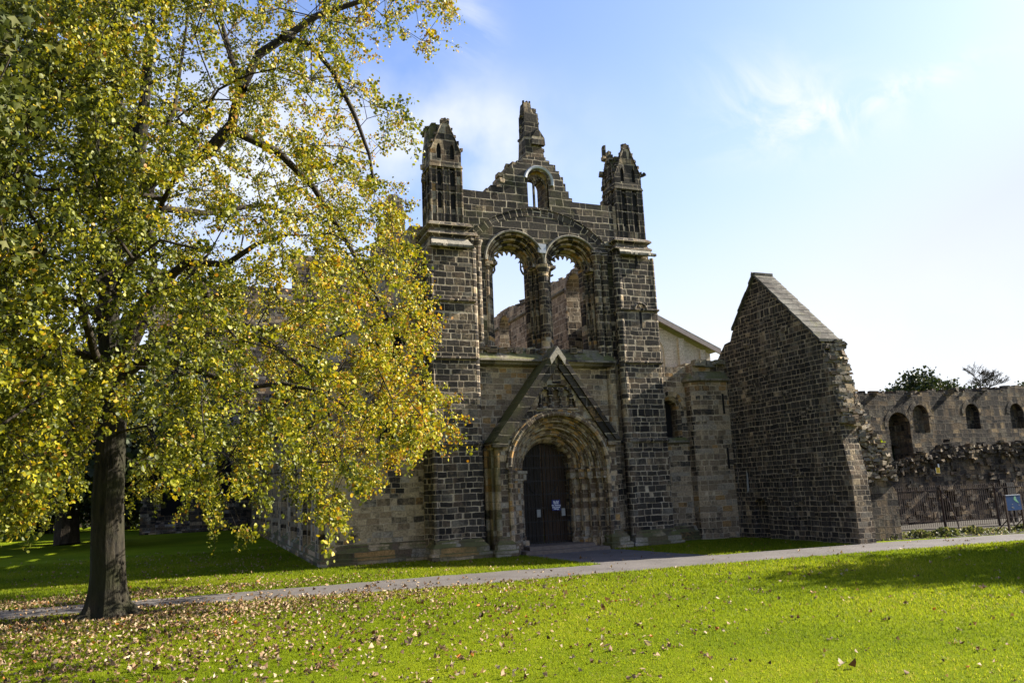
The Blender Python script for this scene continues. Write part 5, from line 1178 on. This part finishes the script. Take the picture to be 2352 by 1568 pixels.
# information board on two legs by the path
IB = thing('information_board', (15.1, -6.2, 0), 'blue information board with a pale green picture on two rusty brown legs', 'sign')
q = [on_y(2306, 1138, -6.2), on_y(2338, 1137, -6.2), on_y(2341, 1170, -6.2), on_y(2308, 1172, -6.2)]
x0_, x1_ = q[0][0], q[1][0] + .02; zt_, zb_ = q[0][2], q[2][2]
m = MB(); m.box(x0_, x1_, -6.26, -6.2, zb_, zt_); m.build('panel', M_BLUE, IB)
m = MB(); m.box(x0_ - .01, x1_ + .01, -6.27, -6.19, zt_, zt_ + .02); m.build('frame', M_LEAD, IB)
m = MB(); w_, h_ = x1_ - x0_, zt_ - zb_
m.slab([[(x0_ + w_ * a, zb_ + h_ * b) for a, b in ((.52, .72), (.56, .9), (.62, .96), (.70, .90), (.70, .74), (.80, .55), (.86, .45), (.74, .52), (.62, .6))]], (0, -6.263, 0), XAX, YAX, 0, .003)
m.build('picture', M_GREENP, IB)
m = MB()
for a, b, c, d in ((.64, .80, .70, .86), (.80, .30, .86, .36), (.34, .38, .42, .42), (.3, .2, .44, .24), (.36, .14, .5, .17)): m.box(x0_ + w_ * a, x0_ + w_ * c, -6.264, -6.261, zb_ + h_ * b, zb_ + h_ * d)
m.build('caption', M_PAPER, IB)
for x in (x0_ - .03, x1_ + .03):
    m = MB(); m.box(x - .03, x + .03, -6.26, -6.2, 0, zt_ + .02); m.tube([(x, -6.2, .45), (x - .12, -5.9, .1), (x - .12, -5.86, 0)], .02, 5); m.build('leg', M_RUST, IB)
PB = thing('gate_post_box', (20.2, -2.6, 0), 'black square metal post box behind the railings next to the blue board', 'post')
m = MB(); m.box(20.0, 20.5, -2.65, -2.45, .95, 1.68, (.02, .02, .02, .02)); m.build('box', M_BLACK, PB)
for x in (20.08, 20.4): m = MB(); m.box(x - .05, x + .05, -2.6, -2.5, 0, .95); m.build('leg', M_BLACK, PB)
# signs
WS = thing('warning_sign', (18.6, -.06, 2.4), 'small white and yellow warning sign fixed to the range wall', 'sign')
cW = on_y(2153, 1076, -.08); sx, sz = .125, .21
m = MB(); m.box(cW[0] - sx, cW[0] + sx, -.10, -.08, cW[2] - sz, cW[2] + sz); m.build('plate', M_WHITE, WS)
m = MB(); m.box(cW[0] - sx + .012, cW[0] + sx - .012, -.104, -.10, cW[2] - sz + .012, cW[2] + .06); m.build('yellow_field', M_YELLOW, WS)
m = MB(); m.slab([[(cW[0] - .04, cW[2] + .09), (cW[0] + .04, cW[2] + .09), (cW[0], cW[2] + .16)]], (0, -.104, 0), XAX, YAX, 0, .003)
for k in range(4): m.box(cW[0] - .08, cW[0] + .07 - .02 * (k % 2), -.107, -.104, cW[2] - .15 + k * .05, cW[2] - .135 + k * .05)
m.build('lettering', M_BLACK, WS)
NS = thing('notice_sign', (.34, 1.02, 1.45), 'navy notice with five lines of white lettering hung on the iron gate', 'sign')
m = MB(); m.box(.19, .54, 1.015, 1.03, 1.43, 1.83); m.build('plate', M_NAVY, NS)
def text(body, x, y, z, size, mat, par):
    c = bpy.data.curves.new('lettering', 'FONT'); c.body = body; c.size = size; c.align_x = 'CENTER'; c.extrude = .001; c.offset = size * .012
    me_ = bpy.data.objects.new('tmp', c); COL.objects.link(me_); dg = bpy.context.evaluated_depsgraph_get(); ms = bpy.data.meshes.new_from_object(me_.evaluated_get(dg)); bpy.data.objects.remove(me_)
    ms.materials.clear(); ms.materials.append(mat); o = bpy.data.objects.new('lettering', ms); o.location = (x - par.location.x, y - par.location.y, z - par.location.z); o.rotation_euler = (math.pi / 2, 0, 0); link(o, par); ORG[o.name] = ORG[par.name]
    return o
for body, z in (('No Ball', 1.735), ('Games', 1.675), ('No climbing', 1.60), ('over these', 1.53), ('railings', 1.47)): text(body, .365, 1.012, z, .075, M_WHITE, NS)
for x, lab in ((-.36, 'grey paper notice on the left half of the iron gate'), (.66, 'grey paper notice on the right half of the iron gate beside the navy sign')):
    m = MB(); m.box(x - .075, x + .075, 1.02, 1.032, 1.22, 1.5); o = m.build('paper_notice', M_PAPER); tag(o, lab, 'notice', 'paper notices on the gate')

# ------------------------------------------------------------------ low plants by the railings and on the walls
PLT = leaf_mat('scrub_leaf', [(0.0, (0.03, 0.04, 0.012)), (0.5, (0.085, 0.10, 0.03)), (0.8, (0.16, 0.15, 0.07)), (1.0, (0.26, 0.22, 0.14))], .3, .6, 1.2)
def clump(name, c, r, n, size, label, group, mat=PLT, tint0=.5, seed=1, cat='plant'):
    R = np.random.default_rng(seed); d = R.normal(size=(n, 3)); d[:, 2] = np.abs(d[:, 2]); d /= np.linalg.norm(d, axis=1, keepdims=True)
    p = np.array([0, 0, 0.]) + d * np.array(r) * R.random((n, 1)) ** .4; dd = d + R.normal(0, .6, (n, 3)) + np.array([0, 0, .4])
    V, Q = leaves(p + np.array(c), dd, R.uniform(size * .6, size * 1.3, n), R); o = quick_mesh(name, V - np.array(c), Q, mat, None, np.repeat(np.clip(R.normal(tint0, .22, n), 0, 1), 6)); o.location = c; tag(o, label, cat, group)
for i, (x, y, r, lab) in enumerate(((10.35, -5.05, .4, 'scrubby dry bush at the foot of the torn wall end'), (11.6, -5.3, .45, 'low grey green bush first along the railings from the wall end'), (12.6, -5.55, .5, 'wide low bush second along the railings, middle of the bed'),
                                    (14.0, -5.5, .42, 'round dark green bush in the bed left of the blue board'), (16.3, -5.9, .4, 'green bush right behind the blue board legs'))):
    clump('low_bush', (x, y, 0), (r, r * .8, r * .55), 420, .1, lab, 'low bushes along the railings', seed=80 + i, tint0=.45 + .1 * (i % 2))
for i, (p, lab) in enumerate((((9.55, -5.3, 2.3), 'tuft of green weeds on the ledge of the torn wall'), ((10.1, -5.2, 2.15), 'smaller weed tuft at the right end of the torn wall ledge'), ((10.6, -4.9, 3.3), 'bright green weed high on the scar of the torn wall'))):
    clump('wall_weed', p, (.28, .2, .2), 90, .09, lab, 'weeds on the torn wall', M_BLADE, .7, 90 + i)
R9 = np.random.default_rng(5); n = 5200
u = R9.random(n); xx = 9.4 + u * 14; yy = -5.25 - (xx - 9.3) * .28 + R9.random(n) ** .8 * 2.4
V, Q = leaves(np.c_[xx, yy, R9.uniform(.0, .07, n)], R9.normal(0, .6, (n, 3)) + np.array([0, 0, .5]), R9.uniform(.04, .1, n), R9)
tag(quick_mesh('ground_cover', V, Q, PLT, None, np.repeat(np.clip(R9.normal(.6, .25, n), 0, 1), 6)), kind='stuff')

# a dark bank of shrubs and undergrowth along the far boundary, one mass
Rs = np.random.default_rng(31); n = 9000; xs = Rs.uniform(-75, -17, n); hs_ = 3.4 + 1.6 * np.sin(xs * .45) + 1.0 * np.sin(xs * 1.3); 
V, Q = leaves(np.c_[xs, 68 + Rs.normal(0, 1.6, n), Rs.random(n) ** .7 * hs_], Rs.normal(0, 1, (n, 3)), Rs.uniform(.3, .6, n), Rs)
tag(quick_mesh('undergrowth', V, Q, M_DARKLEAF, None, np.repeat(np.clip(Rs.normal(.35, .2, n), 0, 1), 6)), kind='stuff')

# ------------------------------------------------------------------ grass blades and fallen leaves
def on_path(x, y):
    near = np.interp(x, [p[0] for p in NEAR[::-1]], [p[1] for p in NEAR[::-1]]); far = np.interp(x, [p[0] for p in FAR[:8]] + [p[0] for p in FAR2[4:]], [p[1] for p in FAR[:8]] + [p[1] for p in FAR2[4:]])
    a = (y > near - .03) & (y < far + .03)
    b = (y >= far) & (y < -.4) & (x > np.interp(y, [-5.3, -4.4, -2.9, -.45], [-1.15, -1.3, -1.42, -1.62])) & (x < np.interp(y, [-4.9, -3.6, -1.3, -.5], [2.6, 2.35, 2.0, 1.75]))
    return a | b
def lawn_pts(n, R, ymax, bias):
    out = np.zeros((0, 2))
    while len(out) < n:
        k = n * 2; dist = 5.5 + (R.random(k) ** bias) * 34; az = np.radians(21.9 + R.uniform(-38, 38, k))
        x = CAM[0] + dist * np.sin(az); y = CAM[1] + dist * np.cos(az)
        ok = (y < ymax) & ~on_path(x, y) & (np.hypot(x - TX, y - TY) > .62)
        ok &= ~((x > 8.2) & (y > -5.4 - (x - 9.3) * .28) & (y > -8.5)) & ~((y > -.6) & (x > -4.9) & (x < 9)) & ~((y > .5) & (x > -8.6) & (x < 9))
        ok &= ~((x > 8.1) & (y > -6.0))
        out = np.concatenate([out, np.c_[x[ok], y[ok]]])
    return out[:n]
R2 = np.random.default_rng(77)
def grass(n, ymax, bias, hmin, hmax, w):
    p = lawn_pts(n, R2, ymax, bias); dist = np.hypot(p[:, 0] - CAM[0], p[:, 1] - CAM[1])
    h = R2.uniform(hmin, hmax, n) * np.clip(dist / 14, .8, 1.6); a = R2.uniform(0, 2 * np.pi, n); wd = w * np.clip(dist / 11, .8, 2.6) * R2.uniform(.7, 1.3, n)
    lean = R2.normal(0, .55, (n, 2)) * h[:, None]
    V = np.zeros((n, 3, 3)); V[:, 0, :2] = p + np.c_[np.cos(a), np.sin(a)] * wd[:, None]; V[:, 1, :2] = p - np.c_[np.cos(a), np.sin(a)] * wd[:, None]; V[:, 2, :2] = p + lean; V[:, 2, 2] = h
    V[:, :2, 2] = -.003
    big = .13 * np.sin(p[:, 0] * .8 + np.sin(p[:, 1] * .7) * 1.5) + .08 * np.sin(p[:, 1] * 1.1 + p[:, 0] * .33) + .05 * np.sin(p[:, 0] * 3.1) * np.sin(p[:, 1] * 2.7)
    return V.reshape(-1, 3), np.arange(n * 3).reshape(-1, 3), np.repeat(np.clip(.48 + big + R2.normal(0, .19, n), 0, 1), 3)
V, Q, tn = grass(360000, 14, .95, .022, .05, .0055)
tag(quick_mesh('grass', V, Q, M_BLADE, None, tn), kind='stuff')
# fallen leaves: thick under the lime and along the path at the left, thin on the open lawn
R3 = np.random.default_rng(15); XY = []
def dens(x, y):
    d = .012 + 1.3 * np.exp(-(((x + 16.5) / 5.5) ** 2 + ((y + 3.6) / 1.0) ** 2)) + .75 * np.exp(-(((x + 12.0) / 5.5) ** 2 + ((y + 7.7) / 1.3) ** 2)) + .42 * np.exp(-(((x + 14) / 5.0) ** 2 + ((y + 10.5) / 4.0) ** 2))
    d += .15 * np.exp(-(((x + 13) / 6.0) ** 2 + ((y + 16) / 4.5) ** 2)) + .05 * np.exp(-(((x + 6) / 5) ** 2 + ((y + 10) / 4) ** 2)) + .04 * np.exp(-(((x + 12) / 6.0) ** 2 + ((y - 4) / 6) ** 2))
    return d
while len(XY) < 18000:
    k = 20000; dist = 6 + 36 * R3.random(k) ** .55; az = np.radians(21.9 + R3.uniform(-37, 37, k)); x = CAM[0] + dist * np.sin(az); y = CAM[1] + dist * np.cos(az)
    d = dens(x, y); d = np.where(on_path(x, y), d * .45, d); ok = (R3.random(k) < d) & (np.hypot(x - TX, y - TY) > .6) & ~((y > -.6) & (x > -4.9)) & ~((y > .5) & (x > -8.6)) & ~((x > 8.1) & (y > -6))
    q = np.c_[x[ok], y[ok]]; XY += list(q)
    hp = q[R3.random(len(q)) < .16]                                   # small wind-blown heaps
    for h in hp: XY += list(h + R3.normal(0, .09, (R3.integers(2, 7), 2)))
XY = np.array(XY); XY = XY[R3.permutation(len(XY))[:15000]]; n = len(XY); D = R3.normal(0, 1, (n, 3)); D[:, 2] *= .5
sz = R3.uniform(.03, .066, n) * np.where(R3.random(n) < .15, 1.35, 1)
L_ = UNIT_LEAF * np.array([1.2, 1, 6.0])
V, Q = leaves(np.c_[XY, np.where(on_path(XY[:, 0], XY[:, 1]), .022, R3.uniform(.02, .05, n))], D, sz, R3, L_.astype(np.float32))
V[:, 2] = np.maximum(V[:, 2], .009)
tag(quick_mesh('fallen_leaves', V, Q, M_FALLEN, None, np.repeat(np.clip(R3.normal(.44, .27, n), 0, 1), 6)), kind='stuff')
